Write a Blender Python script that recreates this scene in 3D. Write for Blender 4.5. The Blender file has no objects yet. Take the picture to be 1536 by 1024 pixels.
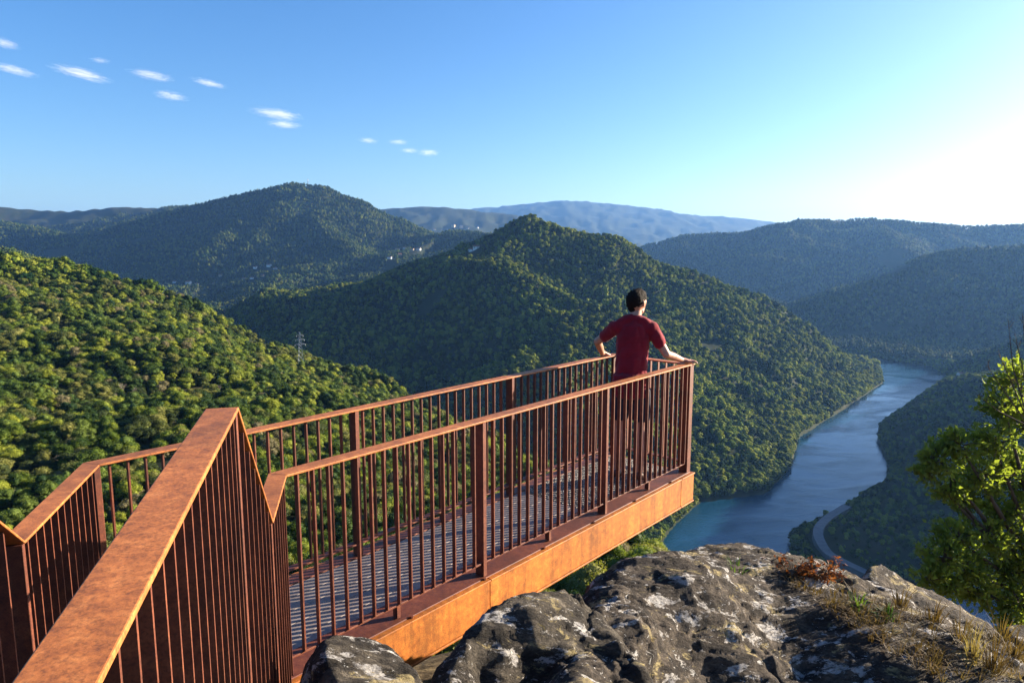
import bpy, bmesh, math, random
import numpy as np
from mathutils import Vector, Matrix, Quaternion
random.seed(7)
RNG = np.random.default_rng(11)
scene = bpy.context.scene
COL = scene.collection
PI = math.pi
rad = math.radians

# ------------------------------------------------------------------ camera model
PITCH = rad(7.9); SP, CP = math.sin(PITCH), math.cos(PITCH); F = 1024.0
def at(px, py, d):
    """world point at photo position (px, py) and depth d along the view axis"""
    u = (px-768)/F; v = (512-py)/F
    return np.array([u*d, d*(CP+v*SP), d*(v*CP-SP)])
def proj(p):
    p = np.asarray(p, float)
    d = p[..., 1]*CP - p[..., 2]*SP
    up = p[..., 1]*SP + p[..., 2]*CP
    d = np.maximum(d, 1e-3)
    return 768+F*p[..., 0]/d, 512-F*up/d, d
SUN_AZ, SUN_EL = rad(71), rad(14.5)
SUN = Vector((math.sin(SUN_AZ)*math.cos(SUN_EL), math.cos(SUN_AZ)*math.cos(SUN_EL), math.sin(SUN_EL)))

# ------------------------------------------------------------------ object helpers
def tag(o, label=None, cat=None, group=None, kind=None):
    if label: o['label'] = label
    if cat: o['category'] = cat
    if group: o['group'] = group
    if kind: o['kind'] = kind
    return o
def empty(name, loc=(0, 0, 0), rz=0):
    o = bpy.data.objects.new(name, None); COL.objects.link(o)
    o.location = loc; o.rotation_euler = (0, 0, rz); o.empty_display_size = .2
    return o
def link(name, me, mats=None, parent=None, smooth=False):
    o = bpy.data.objects.new(name, me)
    COL.objects.link(o)
    if mats:
        for m in (mats if isinstance(mats, (list, tuple)) else [mats]): me.materials.append(m)
    if parent: o.parent = parent
    if smooth:
        me.polygons.foreach_set('use_smooth', [True]*len(me.polygons))
    return o
def mesh_np(name, V, Fc, mi=None):
    """mesh from arrays; Fc is an (n,3) or (n,4) array"""
    me = bpy.data.meshes.new(name)
    V = np.asarray(V, np.float32); Fc = np.asarray(Fc, np.int32)
    k = Fc.shape[1]
    me.vertices.add(len(V)); me.vertices.foreach_set('co', V.ravel())
    me.loops.add(Fc.size); me.loops.foreach_set('vertex_index', Fc.ravel())
    me.polygons.add(len(Fc))
    me.polygons.foreach_set('loop_start', np.arange(0, Fc.size, k, dtype=np.int32))
    if mi is not None: me.polygons.foreach_set('material_index', np.asarray(mi, np.int32))
    me.update(calc_edges=True); me.validate()
    return me
class MB:
    """collects vertices and faces of one mesh"""
    def __init__(s): s.v = []; s.f = []; s.m = []
    def add(s, vs, fs, mi=0):
        n = len(s.v); s.v += [tuple(map(float, p)) for p in vs]
        for f in fs: s.f.append(tuple(i+n for i in f)); s.m.append(mi)
    def hexa(s, p, mi=0):      # p: 4 bottom, 4 top corners, counter-clockwise seen from above
        s.add(p, [(3, 2, 1, 0), (4, 5, 6, 7), (0, 1, 5, 4), (1, 2, 6, 5), (2, 3, 7, 6), (3, 0, 4, 7)], mi)
    def box(s, c, e1, e2, e3, mi=0):   # centre + three half vectors
        c = np.array(c, float); a, b, d = (np.array(x, float) for x in (e1, e2, e3))
        s.hexa([c-a-b-d, c+a-b-d, c+a+b-d, c-a+b-d, c-a-b+d, c+a-b+d, c+a+b+d, c-a+b+d], mi)
    def tube(s, pts, rs, n=8, mi=0):
        pts = [Vector(p) for p in pts]; base = len(s.v)
        up = Vector((0, 0, 1))
        for i, p in enumerate(pts):
            t = (pts[min(i+1, len(pts)-1)]-pts[max(i-1, 0)]).normalized()
            a = t.cross(up)
            if a.length < .05: a = t.cross(Vector((1, 0, 0)))
            a.normalize(); b = a.cross(t).normalized()
            r = rs[i] if hasattr(rs, '__len__') else rs
            for k in range(n):
                q = p+(a*math.cos(2*PI*k/n)+b*math.sin(2*PI*k/n))*r
                s.v.append(tuple(q))
        for i in range(len(pts)-1):
            for k in range(n):
                k2 = (k+1) % n
                s.f.append((base+i*n+k, base+i*n+k2, base+(i+1)*n+k2, base+(i+1)*n+k)); s.m.append(mi)
        s.f.append(tuple(base+k for k in range(n))[::-1]); s.m.append(mi)
        e = base+(len(pts)-1)*n
        s.f.append(tuple(e+k for k in range(n))); s.m.append(mi)
    def mesh(s, name):
        me = bpy.data.meshes.new(name); me.from_pydata(s.v, [], s.f)
        me.polygons.foreach_set('material_index', s.m); me.update()
        bm = bmesh.new(); bm.from_mesh(me); bmesh.ops.recalc_face_normals(bm, faces=bm.faces); bm.to_mesh(me); bm.free()
        return me
    def build(s, name, mats, parent=None, smooth=False):
        return link(name, s.mesh(name), mats, parent, smooth)
def bevel(o, w=.003, seg=2):
    m = o.modifiers.new('bevel', 'BEVEL'); m.width = w; m.segments = seg; m.limit_method = 'ANGLE'; m.angle_limit = rad(40)
    return o

# ------------------------------------------------------------------ noise (vectorised)
_perm = np.random.default_rng(5).permutation(256)
_perm = np.concatenate([_perm, _perm, _perm]).astype(np.int64)
_grad = np.random.default_rng(6).normal(size=(256, 3)); _grad /= np.linalg.norm(_grad, axis=1)[:, None]
def perlin(p):
    p = np.asarray(p, float)
    i = np.floor(p).astype(np.int64); f = p-i; i &= 255
    w = f*f*f*(f*(f*6-15)+10)
    out = 0
    for dx in (0, 1):
        for dy in (0, 1):
            for dz in (0, 1):
                h = _perm[_perm[_perm[(i[..., 0]+dx) & 255]+((i[..., 1]+dy) & 255)]+((i[..., 2]+dz) & 255)]
                g = _grad[h & 255]
                dd = g[..., 0]*(f[..., 0]-dx)+g[..., 1]*(f[..., 1]-dy)+g[..., 2]*(f[..., 2]-dz)
                wt = (w[..., 0] if dx else 1-w[..., 0])*(w[..., 1] if dy else 1-w[..., 1])*(w[..., 2] if dz else 1-w[..., 2])
                out = out+wt*dd
    return out
def fbm(p, octv=4, lac=2.03, gain=.5):
    p = np.asarray(p, float); s = 0; a = 1
    for k in range(octv):
        s = s+a*perlin(p+17.3*k); p = p*lac; a *= gain
    return s
def fbm2(x, y, sc, octv=4, seed=0., gain=.5):
    return fbm(np.stack([x/sc, y/sc, np.full_like(x, seed)], -1), octv, gain=gain)
def ridged(x, y, sc, octv=4, seed=0.):
    p = np.stack([x/sc, y/sc, np.full_like(x, seed)], -1); s = 0; a = 1; t = 0
    for k in range(octv):
        s = s+a*(1-np.abs(perlin(p+9.1*k))*2); t += a; p = p*2.07; a *= .5
    return s/t

# ------------------------------------------------------------------ materials
def new_mat(name):
    m = bpy.data.materials.new(name); m.use_nodes = True
    nt = m.node_tree; nt.nodes.clear()
    out = nt.nodes.new('ShaderNodeOutputMaterial'); b = nt.nodes.new('ShaderNodeBsdfPrincipled')
    nt.links.new(b.outputs[0], out.inputs[0])
    return m, nt, b, out
def N(nt, typ, **kw):
    n = nt.nodes.new(typ)
    for k, v in kw.items():
        if k.startswith('i_'):
            key = k[2:].replace('_', ' ')
            n.inputs[int(key) if key.isdigit() else key].default_value = v
        else: setattr(n, k, v)
    return n
def noise(nt, vec, scale, detail=4, rough=.55, dist=0.):
    n = N(nt, 'ShaderNodeTexNoise'); n.inputs['Scale'].default_value = scale
    n.inputs['Detail'].default_value = detail; n.inputs['Roughness'].default_value = rough; n.inputs['Distortion'].default_value = dist
    if vec is not None: nt.links.new(vec, n.inputs['Vector'])
    return n.outputs['Fac']
def ramp(nt, fac, stops, interp='LINEAR'):
    r = N(nt, 'ShaderNodeValToRGB'); r.color_ramp.interpolation = interp
    els = r.color_ramp.elements
    while len(els) < len(stops): els.new(.5)
    for e, (p, c) in zip(els, stops):
        e.position = p; e.color = (*c, 1) if len(c) == 3 else c
    nt.links.new(fac, r.inputs[0])
    return r.outputs[0]
def g(v): return (v, v, v)
def mix(nt, fac, a, b, mode='MIX'):
    m = N(nt, 'ShaderNodeMix', data_type='RGBA', blend_type=mode)
    for sock, val in ((m.inputs[0], fac), (m.inputs[6], a), (m.inputs[7], b)):
        if hasattr(val, 'links'): nt.links.new(val, sock)
        elif hasattr(val, '__len__'): sock.default_value = (*val, 1) if len(val) == 3 else val
        else: sock.default_value = val
    return m.outputs[2]
def bump(nt, b, h, strength=.5, dist=.01):
    n = N(nt, 'ShaderNodeBump'); n.inputs['Strength'].default_value = strength; n.inputs['Distance'].default_value = dist
    nt.links.new(h, n.inputs['Height']); nt.links.new(n.outputs[0], b.inputs['Normal'])
    return n
def coord(nt, which='Object'): return N(nt, 'ShaderNodeTexCoord').outputs[which]
def geopos(nt): return N(nt, 'ShaderNodeNewGeometry').outputs['Position']
def mapped(nt, vec, scale=(1, 1, 1), rot=(0, 0, 0)):
    m = N(nt, 'ShaderNodeMapping'); m.inputs['Scale'].default_value = scale; m.inputs['Rotation'].default_value = rot
    nt.links.new(vec, m.inputs[0]); return m.outputs[0]

def rust_mat(name, dark, mid, light, streak=False):
    m, nt, b, _ = new_mat(name)
    P = geopos(nt)
    c = ramp(nt, noise(nt, P, 26, 8, .7), [(.3, dark), (.5, mid), (.7, light)])
    c2 = ramp(nt, noise(nt, P, 3.2, 5, .6, .6), [(.3, g(.62)), (.62, g(1.18))])
    c = mix(nt, 1, c, c2, 'MULTIPLY')
    sp = ramp(nt, noise(nt, P, 180, 3, .6), [(.36, g(.55)), (.5, g(1)), (.7, g(1.25))])
    c = mix(nt, .8, c, sp, 'MULTIPLY')
    if streak:
        st = ramp(nt, noise(nt, mapped(nt, P, (9, 9, .7)), 1.6, 6, .65), [(.36, g(.48)), (.55, g(1.0)), (.72, g(1.3))])
        c = mix(nt, .75, c, st, 'MULTIPLY')
    nt.links.new(c, b.inputs['Base Color'])
    b.inputs['Roughness'].default_value = .58
    b.inputs['Specular IOR Level'].default_value = .45
    bump(nt, b, noise(nt, P, 140, 4, .6), .25, .002)
    return m
M = {}
M['corten'] = rust_mat('corten_steel', (.19, .056, .014), (.35, .108, .023), (.49, .172, .044))
M['corten_beam'] = rust_mat('corten_beam_steel', (.25, .070, .009), (.38, .115, .012), (.47, .17, .024), True)
M['corten_bar'] = rust_mat('corten_bar_steel', (.070, .016, .008), (.118, .029, .012), (.175, .052, .020))  # same steel as the handrail, the bars' shade darkened into its base colour

def simple(name, col, rough=.7, var=.25, sc=8, spec=.4, bmp=0, metal=0):
    m, nt, b, _ = new_mat(name)
    o = coord(nt)
    c = ramp(nt, noise(nt, o, sc, 5, .6), [(.3, tuple(x*(1-var) for x in col)), (.7, tuple(min(1, x*(1+var)) for x in col))])
    nt.links.new(c, b.inputs['Base Color']); b.inputs['Roughness'].default_value = rough
    b.inputs['Specular IOR Level'].default_value = spec; b.inputs['Metallic'].default_value = metal
    if bmp: bump(nt, b, noise(nt, o, sc*6, 4), bmp, .004)
    return m

def foliage_mat(name, dark, mid, light, trans=.35, sc=.6, dry=None, patch=0, spec=.12):
    """leaf material; colour varies from tree to tree and from spray to spray"""
    m, nt, b, out = new_mat(name)
    oi = N(nt, 'ShaderNodeObjectInfo')
    P = geopos(nt)
    nz = noise(nt, P, sc, 3, .6)
    rnd = oi.outputs['Random']
    ad = N(nt, 'ShaderNodeMath', operation='MULTIPLY_ADD'); nt.links.new(rnd, ad.inputs[0]); ad.inputs[1].default_value = .85; ad.inputs[2].default_value = -.42
    sm = N(nt, 'ShaderNodeMath', operation='ADD'); nt.links.new(nz, sm.inputs[0]); nt.links.new(ad.outputs[0], sm.inputs[1])
    stops = [(.2, dark), (.5, mid), (.82, light)]
    c = ramp(nt, sm.outputs[0], stops)
    if dry:
        gt = N(nt, 'ShaderNodeMath', operation='GREATER_THAN'); nt.links.new(rnd, gt.inputs[0]); gt.inputs[1].default_value = .93
        c = mix(nt, gt.outputs[0], c, dry)
    if patch:
        pz = ramp(nt, noise(nt, P, patch, 4, .6), [(.42, g(.8)), (.6, g(1.15))])
        c = mix(nt, 1, c, pz, 'MULTIPLY')
    nt.links.new(c, b.inputs['Base Color'])
    b.inputs['Roughness'].default_value = .6; b.inputs['Specular IOR Level'].default_value = spec
    tr = N(nt, 'ShaderNodeBsdfTranslucent')
    tc = mix(nt, 1, c, (1.5, 1.6, .6), 'MULTIPLY')
    nt.links.new(tc, tr.inputs[0])
    mx = N(nt, 'ShaderNodeMixShader'); mx.inputs[0].default_value = trans
    nt.links.new(b.outputs[0], mx.inputs[1]); nt.links.new(tr.outputs[0], mx.inputs[2])
    nt.links.new(mx.outputs[0], out.inputs[0])
    return m
M['leaf_near'] = foliage_mat('slope_foliage', (.016, .036, .006), (.085, .120, .012), (.205, .222, .026), .3, .35, (.14, .12, .06))
M['leaf_mid'] = foliage_mat('wood_foliage', (.009, .027, .009), (.072, .110, .013), (.205, .220, .032), .25, .05, None, .012, .03)
M['leaf_far'] = foliage_mat('far_wood_foliage', (.010, .027, .012), (.040, .066, .015), (.105, .122, .026), .2, .02, None, .004, .03)
M['leaf_oak'] = foliage_mat('oak_leaf', (.030, .064, .013), (.068, .112, .020), (.155, .185, .042), .54, 6)
M['bark'] = simple('tree_bark', (.09, .065, .045), .9, .4, 14, .2, .6)
# ================================================================== TERRAIN
WATER = -200.0
def ridge(pts): return np.array([at(*p) for p in pts])
TH = 4.0     # tree height kept off the skyline of wooded ridges
# (ridge line, slope, rounding of the crest)
HILLS = [
 (ridge([(680, 385, 1000), (735, 392, 930), (790, 413, 895), (850, 442, 855), (920, 469, 800), (985, 523, 725), (1030, 597, 640)]), .70, 3),
 (ridge([(930, 358, 1088), (985, 441, 985), (1035, 521, 850), (1072, 619, 690), (1088, 697, 592)]), .66, 4),
 # big hill with the mast
 (ridge([(120, 356, 2700), (200, 333, 2600), (250, 318, 2560), (330, 299, 2520), (400, 283, 2500), (440, 274, 2500), (480, 279, 2480), (540, 302, 2440), (590, 327, 2400), (640, 347, 2350), (700, 360, 2300)]), .50, 30),
 (ridge([(440, 275, 2500), (470, 320, 2260), (510, 355, 2080), (535, 374, 1980)]), .52, 14),
 # valley bench with hamlets
 (ridge([(150, 440, 1700), (250, 430, 1760), (330, 426, 1840), (400, 406, 1900), (520, 388, 1950), (620, 374, 2000), (680, 346, 2300), (740, 352, 2100)]), .24, 30),
 (ridge([(470, 470, 1250), (560, 420, 1180), (640, 388, 1080)]), .42, 20),
 # left hills
 (ridge([(-500, 290, 3600), (-200, 300, 3600), (0, 309, 3500), (60, 314, 3500), (100, 315, 3450), (180, 309, 3400), (250, 311, 3300), (330, 306, 3000)]), .30, 40),
 (ridge([(-400, 310, 2700), (-100, 325, 2650), (0, 332, 2600), (60, 342, 2500), (120, 358, 2400), (200, 385, 2200)]), .36, 30),
 (ridge([(-500, 330, 1200), (-150, 360, 1150), (0, 374, 1100), (25, 384, 1060), (60, 410, 1000)]), .40, 10),
 # plateau and mountains behind
 (ridge([(500, 318, 5200), (580, 312, 5200), (650, 308, 5100), (700, 313, 5000), (760, 320, 4900), (860, 345, 4700)]), .24, 60),
 (ridge([(600, 318, 9500), (700, 313, 9500), (760, 308, 9300), (800, 304, 9200), (850, 299, 9000), (900, 303, 9000), (960, 308, 8900), (1000, 317, 8800), (1080, 323, 8700), (1150, 331, 8600), (1230, 345, 8500)]), .22, 80),
 # right hills
 (ridge([(985, 364, 3000), (1030, 352, 2960), (1110, 349, 2900), (1160, 337, 2850), (1200, 330, 2800), (1260, 329, 2800), (1310, 327, 2780), (1360, 332, 2750), (1450, 339, 2700), (1536, 337, 2650), (1750, 325, 2500), (2100, 320, 2300)]), .36, 40),
 (ridge([(1310, 330, 2780), (1350, 360, 2400), (1380, 390, 2200)]), .36, 30),
 (ridge([(1150, 505, 1480), (1220, 472, 1560), (1290, 437, 1620), (1340, 410, 1680), (1375, 396, 1700), (1430, 374, 1700), (1536, 369, 1680), (1700, 350, 1620), (1900, 330, 1500)]), .44, 25),
 # visible spurs of the right bank
 (ridge([(1318, 648, 742), (1370, 604, 845), (1440, 567, 900), (1490, 540, 925), (1536, 520, 950), (1700, 440, 1000), (1900, 370, 1050)]), .58, 3),
 (ridge([(1255, 775, 500), (1335, 727, 560), (1380, 713, 565), (1480, 680, 575), (1600, 640, 590), (1800, 540, 620), (2100, 440, 660)]), .42, 4),
 (np.array([(560, 300, -70.), (640, 470, -30.), (700, 590, -40.), (800, 720, -95.), (950, 800, -100.)]), .45, 10),  # ridge out of view, added to keep the sun off the right bank
]
RIVER_PX = [('L', [(930, 870, 400), (975, 836, None), (1010, 790, None), (1050, 752, None), (1105, 745, None), (1150, 739, None), (1185, 702, None), (1198, 655, None), (1245, 626, None), (1298, 592, None), (1326, 573, None), (1322, 556, None), (1318, 546, None)]),
            ('R', [(1345, 543, None), (1395, 550, None), (1421, 567, None), (1405, 580, None), (1380, 597, None), (1345, 625, None), (1318, 641, None), (1316, 660, None), (1328, 685, None), (1332, 705, None), (1328, 730, None), (1262, 762, None), (1186, 802, None), (1188, 850, None)])]
def on_water(px, py):
    v = (512-py)/F; d = WATER/(v*CP-SP); p = at(px, py, d); return p[:2]
_l = [on_water(a, b) for a, b, _ in RIVER_PX[0][1]]; _r = [on_water(a, b) for a, b, _ in RIVER_PX[1][1]]
# downstream it runs on below the lookout to the right, upstream behind the centre hill
RIVER = np.array([(420, 150), (200, 300)] + _l + [(500, 1300), (300, 1420), (330, 1480), (560, 1380)] + _r + [(250, 380), (460, 220)])

def seg_dist(x, y, a, b):
    dx, dy = b[0]-a[0], b[1]-a[1]; L2 = dx*dx+dy*dy+1e-9
    t = np.clip(((x-a[0])*dx+(y-a[1])*dy)/L2, 0, 1)
    return np.hypot(x-a[0]-t*dx, y-a[1]-t*dy), t
def poly_sd(x, y, P):
    """signed distance to a closed outline, negative inside"""
    d = np.full(x.shape, 1e9); ins = np.zeros(x.shape, bool)
    for i in range(len(P)):
        a, b = P[i], P[(i+1) % len(P)]
        d = np.minimum(d, seg_dist(x, y, a, b)[0])
        c = ((a[1] > y) != (b[1] > y)) & (x < (b[0]-a[0])*(y-a[1])/(b[1]-a[1]+1e-12)+a[0])
        ins ^= c
    return np.where(ins, -d, d)

# --- the near slope on the left: height interpolated from points on it, falling away past its edge
NEAR_CTRL = np.array([at(*p) for p in [
 (0, 390, 430), (-150, 372, 430), (-400, 330, 420), (150, 416, 420), (250, 444, 420), (340, 486, 415), (450, 526, 400), (540, 563, 380), (605, 594, 350), (700, 650, 285), (790, 708, 215), (880, 775, 140), (960, 822, 95),
 (0, 770, 112), (100, 745, 118), (300, 760, 118), (500, 800, 105), (650, 820, 100), (800, 860, 75),
 (0, 600, 190), (250, 640, 165), (400, 620, 200), (200, 540, 250), (60, 470, 300), (350, 560, 270), (500, 620, 240), (600, 680, 190), (-300, 600, 190), (-300, 470, 300), (-300, 800, 110)]] +
 [np.array(p) for p in [(0, -.6, -1.7), (.2, .9, -2.2), (1, 2, -2.7), (3, 3.5, -3.0), (5, 4.5, -3.4), (0, -8, -.9), (6, -4, -1.6), (-3, -4, -1.2), (-1.6, 1.2, -1.9), (-2.4, 4, -3.2), (0, 5.6, -3.4), (-1.2, 4.2, -2.9), (2.5, 7, -6.), (7, 7, -7), (-5, 5, -6.),
  (14, 3, -8.), (-7, 1, -6.), (-20, 6, -14), (0, 18, -15), (10, 20, -17), (-14, 25, -20), (6, 40, -26.), (-20, 50, -31), (40, 10, -26), (-60, 20, -26), (-60, 60, -38), (-90, 0, -20)]])
def _rbf_fit(C):
    n = len(C); D = np.hypot(C[:, None, 0]-C[None, :, 0], C[:, None, 1]-C[None, :, 1])
    A = np.zeros((n+3, n+3)); A[:n, :n] = D; A[:n, n] = 1; A[:n, n+1:] = C[:, :2]; A[n, :n] = 1; A[n+1:, :n] = C[:, :2].T
    return np.linalg.solve(A, np.concatenate([C[:, 2], np.zeros(3)]))
_W = _rbf_fit(NEAR_CTRL)
def rbf(x, y, C, W):
    s = W[len(C)]+W[len(C)+1]*x+W[len(C)+2]*y
    for c, w in zip(C, W): s = s+w*np.hypot(x-c[0], y-c[1])
    return s
# --- centre hill between the side valley and the river: crest, two spurs, the gully between them and the foot along the water
_crest = [(640, 387, 1150), (715, 368, 1120), (760, 340, 1110), (800, 326, 1100), (850, 340, 1095), (900, 350, 1090), (960, 375, 1085), (1040, 411, 1080), (1140, 446, 1075), (1210, 486, 1065), (1262, 517, 1055), (1300, 549, 1045)]
_foot = [(1050, 752), (1105, 745), (1150, 739), (1185, 702), (1198, 655), (1245, 626), (1298, 592), (1326, 573)]
_spur = [(680, 388, 1000), (735, 395, 930), (790, 416, 895), (850, 445, 855), (920, 472, 800), (985, 526, 725), (1030, 600, 640), (1045, 680, 575)]
_spur2 = [(930, 361, 1088), (985, 444, 985), (1035, 524, 850), (1072, 622, 690), (1088, 700, 592)]
_inner = [(800, 392, 1010), (870, 428, 960), (935, 472, 885), (1005, 555, 745), (1055, 650, 630), (1145, 560, 800), (1205, 540, 920), (1125, 484, 970), (1060, 440, 1030), (1150, 655, 690), (1120, 710, 600), (1250, 560, 960),
          (600, 620, 700), (450, 560, 900), (760, 560, 700), (700, 480, 860), (850, 620, 590), (950, 640, 560), (500, 440, 1150), (560, 470, 1050), (560, 420, 1250), (640, 420, 1040), (620, 520, 860), (900, 540, 720)]
MIDC_ = [at(*q) for q in _crest+_spur+_spur2+_inner]
MIDC_ += [np.array([*on_water(*q), WATER+1]) for q in _foot]
_cr = [at(*q) for q in _crest]
MIDC_ += [q+np.array([30, 170, -85]) for q in _cr[::2]]
MIDC_ = np.array(MIDC_); MIDC_[:len(_crest)+len(_spur)+len(_spur2)+len(_inner), 2] -= 4; _k = len(_crest)+len(_spur)+len(_spur2); MIDC_[_k:_k+5, 2] -= 13
_WM = _rbf_fit(MIDC_)
MOUT = np.array([at(*q)[:2] for q in [(400, 500, 1250), (400, 600, 850), (560, 680, 640), (800, 740, 500)]]+[on_water(*q) for q in _foot]+[(q+np.array([30, 170, 0]))[:2] for q in _cr[::-1]])
EDGE = np.array([at(*p)[:2] for p in [(-600, 310, 425), (-150, 372, 430), (0, 390, 430), (150, 416, 420), (250, 444, 420), (340, 486, 415), (450, 526, 400), (540, 563, 380), (605, 594, 350), (700, 650, 285), (790, 708, 215), (880, 775, 140), (960, 822, 95)]] + [(17, 40), (22, 22), (34, 12), (60, 0), (90, -60), (-700, -60), (-700, 430)])
def H(x, y):
    x = np.asarray(x, float); y = np.asarray(y, float)
    shp = x.shape; x = x.ravel(); y = y.ravel()
    r = np.hypot(x, y)
    z = np.full(x.shape, -215.); dm = np.full(x.shape, 1e9)
    for P, k, rr in HILLS:
        dep = P[:, 1].mean()
        for a, b in zip(P[:-1], P[1:]):
            d, t = seg_dist(x, y, a, b)
            h = a[2]+t*(b[2]-a[2])-TH-k*(np.sqrt(d*d+rr*rr)-rr)
            w = h > z
            z = np.where(w, h, z); dm = np.where(w, d, dm)
    amp = np.clip(dm/140, 0, 1)
    far = np.clip((r-1400)/1200, 0, 1)
    mz = (np.abs(x-150) < 900) & (y > 350) & (y < 1800)
    if mz.any():
        xs, ys = x[mz], y[mz]
        q = rbf(xs, ys, MIDC_, _WM); sd = poly_sd(xs, ys, MOUT); q = q-.6*np.maximum(sd, 0)
        q = q-np.clip(-sd/60, 0, 1)*(1-ridged(xs, ys, 150, 3, 12.))*34+np.clip(-sd/60, 0, 1)*9
        z[mz] = np.where(q > z[mz], q, z[mz]); dm[mz] = np.where(q >= z[mz], 105., dm[mz])
    z = z + amp*(fbm2(x, y, 170, 4, 1.)*22 - (1-ridged(x, y, 330, 4, 4.))*(26+60*far)+9) + np.clip(dm/40, 0, 1)*fbm2(x, y, 45, 3, 7.)*4
    # near slope
    near = (r < 900)
    zn = np.full(x.shape, -1e3)
    if near.any():
        xs, ys, rs = x[near], y[near], r[near]
        q = rbf(xs, ys, NEAR_CTRL, _W)
        q = q + (fbm2(xs, ys, 34, 3, 2.)*5+fbm2(xs, ys, 95, 2, 6.)*9)*np.clip((rs-60)/120, 0, 1) + fbm2(xs, ys, 3.0, 4, 3.)*.35*np.clip((rs-5)/10, .12, 1)
        sd = poly_sd(xs, ys, EDGE)
        q = q - .85*np.maximum(sd, 0) - np.minimum(np.maximum(sd+6, 0), 12)*.0
        zn[near] = q
    z = np.maximum(z, zn)
    nr = (np.abs(x-400) < 700) & (y < 1700)
    sd = np.full(x.shape, 1e3)
    if nr.any(): sd[nr] = poly_sd(x[nr], y[nr], RIVER)
    bank = WATER+.4+np.clip(sd, 0, 26)*.42
    z = np.where(sd > 0, np.minimum(np.maximum(z, bank), WATER+1.0+np.maximum(sd, 0)*1.1 + 400*np.clip((sd-130)/200, 0, 1)), WATER-np.minimum(-sd*.4, 6)-.3)
    return z.reshape(shp)
def hit(px, py, d0=20, d1=6000):
    """first place where the view line through a photo position meets the land"""
    d = np.geomspace(d0, d1, 3000)
    u = (px-768)/F; v = (512-py)/F
    X, Y, Z = u*d, d*(CP+v*SP), d*(v*CP-SP)
    below = Z < H(X, Y)
    i = int(np.argmax(below)) if below.any() else len(d)-1
    return np.array([X[i], Y[i], H(np.array([X[i]]), np.array([Y[i]]))[0]]), d[i]

NA, NR = 800, 620
ang = np.concatenate([np.linspace(rad(-180), rad(-65), 50), np.linspace(rad(-64), rad(64), NA-100), np.linspace(rad(65), rad(180), 50)]); rr_ = np.concatenate([[.02], np.geomspace(.6, 13000, NR-1)])
A_, R_ = np.meshgrid(ang, rr_)
X_ = R_*np.sin(A_); Y_ = R_*np.cos(A_)
Z_ = H(X_, Y_)
idx = np.arange(NA*NR).reshape(NR, NA)
quads = np.stack([idx[:-1, :-1], idx[:-1, 1:], idx[1:, 1:], idx[1:, :-1]], -1).reshape(-1, 4)[:, ::-1]
tm = mesh_np('terrain', np.stack([X_, Y_, Z_], -1).reshape(-1, 3), quads)
m, nt, b, _ = new_mat('hill_ground'); P = geopos(nt)
c = ramp(nt, noise(nt, P, .035, 6, .6), [(.3, (.030, .046, .020)), (.5, (.045, .058, .022)), (.66, (.070, .065, .030)), (.80, (.13, .10, .055))])
soil = ramp(nt, noise(nt, P, 9, 6, .65), [(.3, (.030, .022, .015)), (.5, (.085, .060, .035)), (.7, (.20, .15, .085))])
ln = N(nt, 'ShaderNodeVectorMath', operation='LENGTH'); nt.links.new(P, ln.inputs[0])
mr = N(nt, 'ShaderNodeMapRange'); nt.links.new(ln.outputs['Value'], mr.inputs[0]); mr.inputs[1].default_value = 12; mr.inputs[2].default_value = 45
c = mix(nt, 1, c, (.5, .5, .5), 'MULTIPLY'); c = mix(nt, mr.outputs[0], soil, c)
nt.links.new(c, b.inputs['Base Color']); b.inputs['Roughness'].default_value = .95; b.inputs['Specular IOR Level'].default_value = .1
bump(nt, b, noise(nt, P, 14, 5, .65), .5, .05)
M['ground'] = m
terrain = tag(link('terrain', tm, M['ground'], None, True), kind='structure')

# --- river
m, nt, b, _ = new_mat('river_water'); P = geopos(nt)
b.inputs['Base Color'].default_value = (.006, .040, .072, 1); b.inputs['Roughness'].default_value = .06; b.inputs['IOR'].default_value = 1.333
wnd = ramp(nt, noise(nt, mapped(nt, P, (.008, .022, .012), (0, 0, -.86)), 1, 5, .65, 1.2), [(.40, g(.15)), (.62, g(1))])
h = N(nt, 'ShaderNodeMath', operation='MULTIPLY'); nt.links.new(noise(nt, mapped(nt, P, (.35, .6, .4), (0, 0, .5)), 1, 5, .7), h.inputs[0]); nt.links.new(wnd, h.inputs[1])
bump(nt, b, h.outputs[0], .55, .7)
M['water'] = m
bmw = bmesh.new()
SUBX = [(float(a), float(c_), WATER) for a, c_ in RIVER]
# a sheet a few metres wider than the outline; the banks rise out of it
W_ = MB(); W_.add([(60, 100, WATER), (900, 100, WATER), (900, 1600, WATER), (60, 1600, WATER)], [(0, 1, 2, 3)])
bmw.free()
river = tag(W_.build('river', M['water']), kind='structure')
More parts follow.
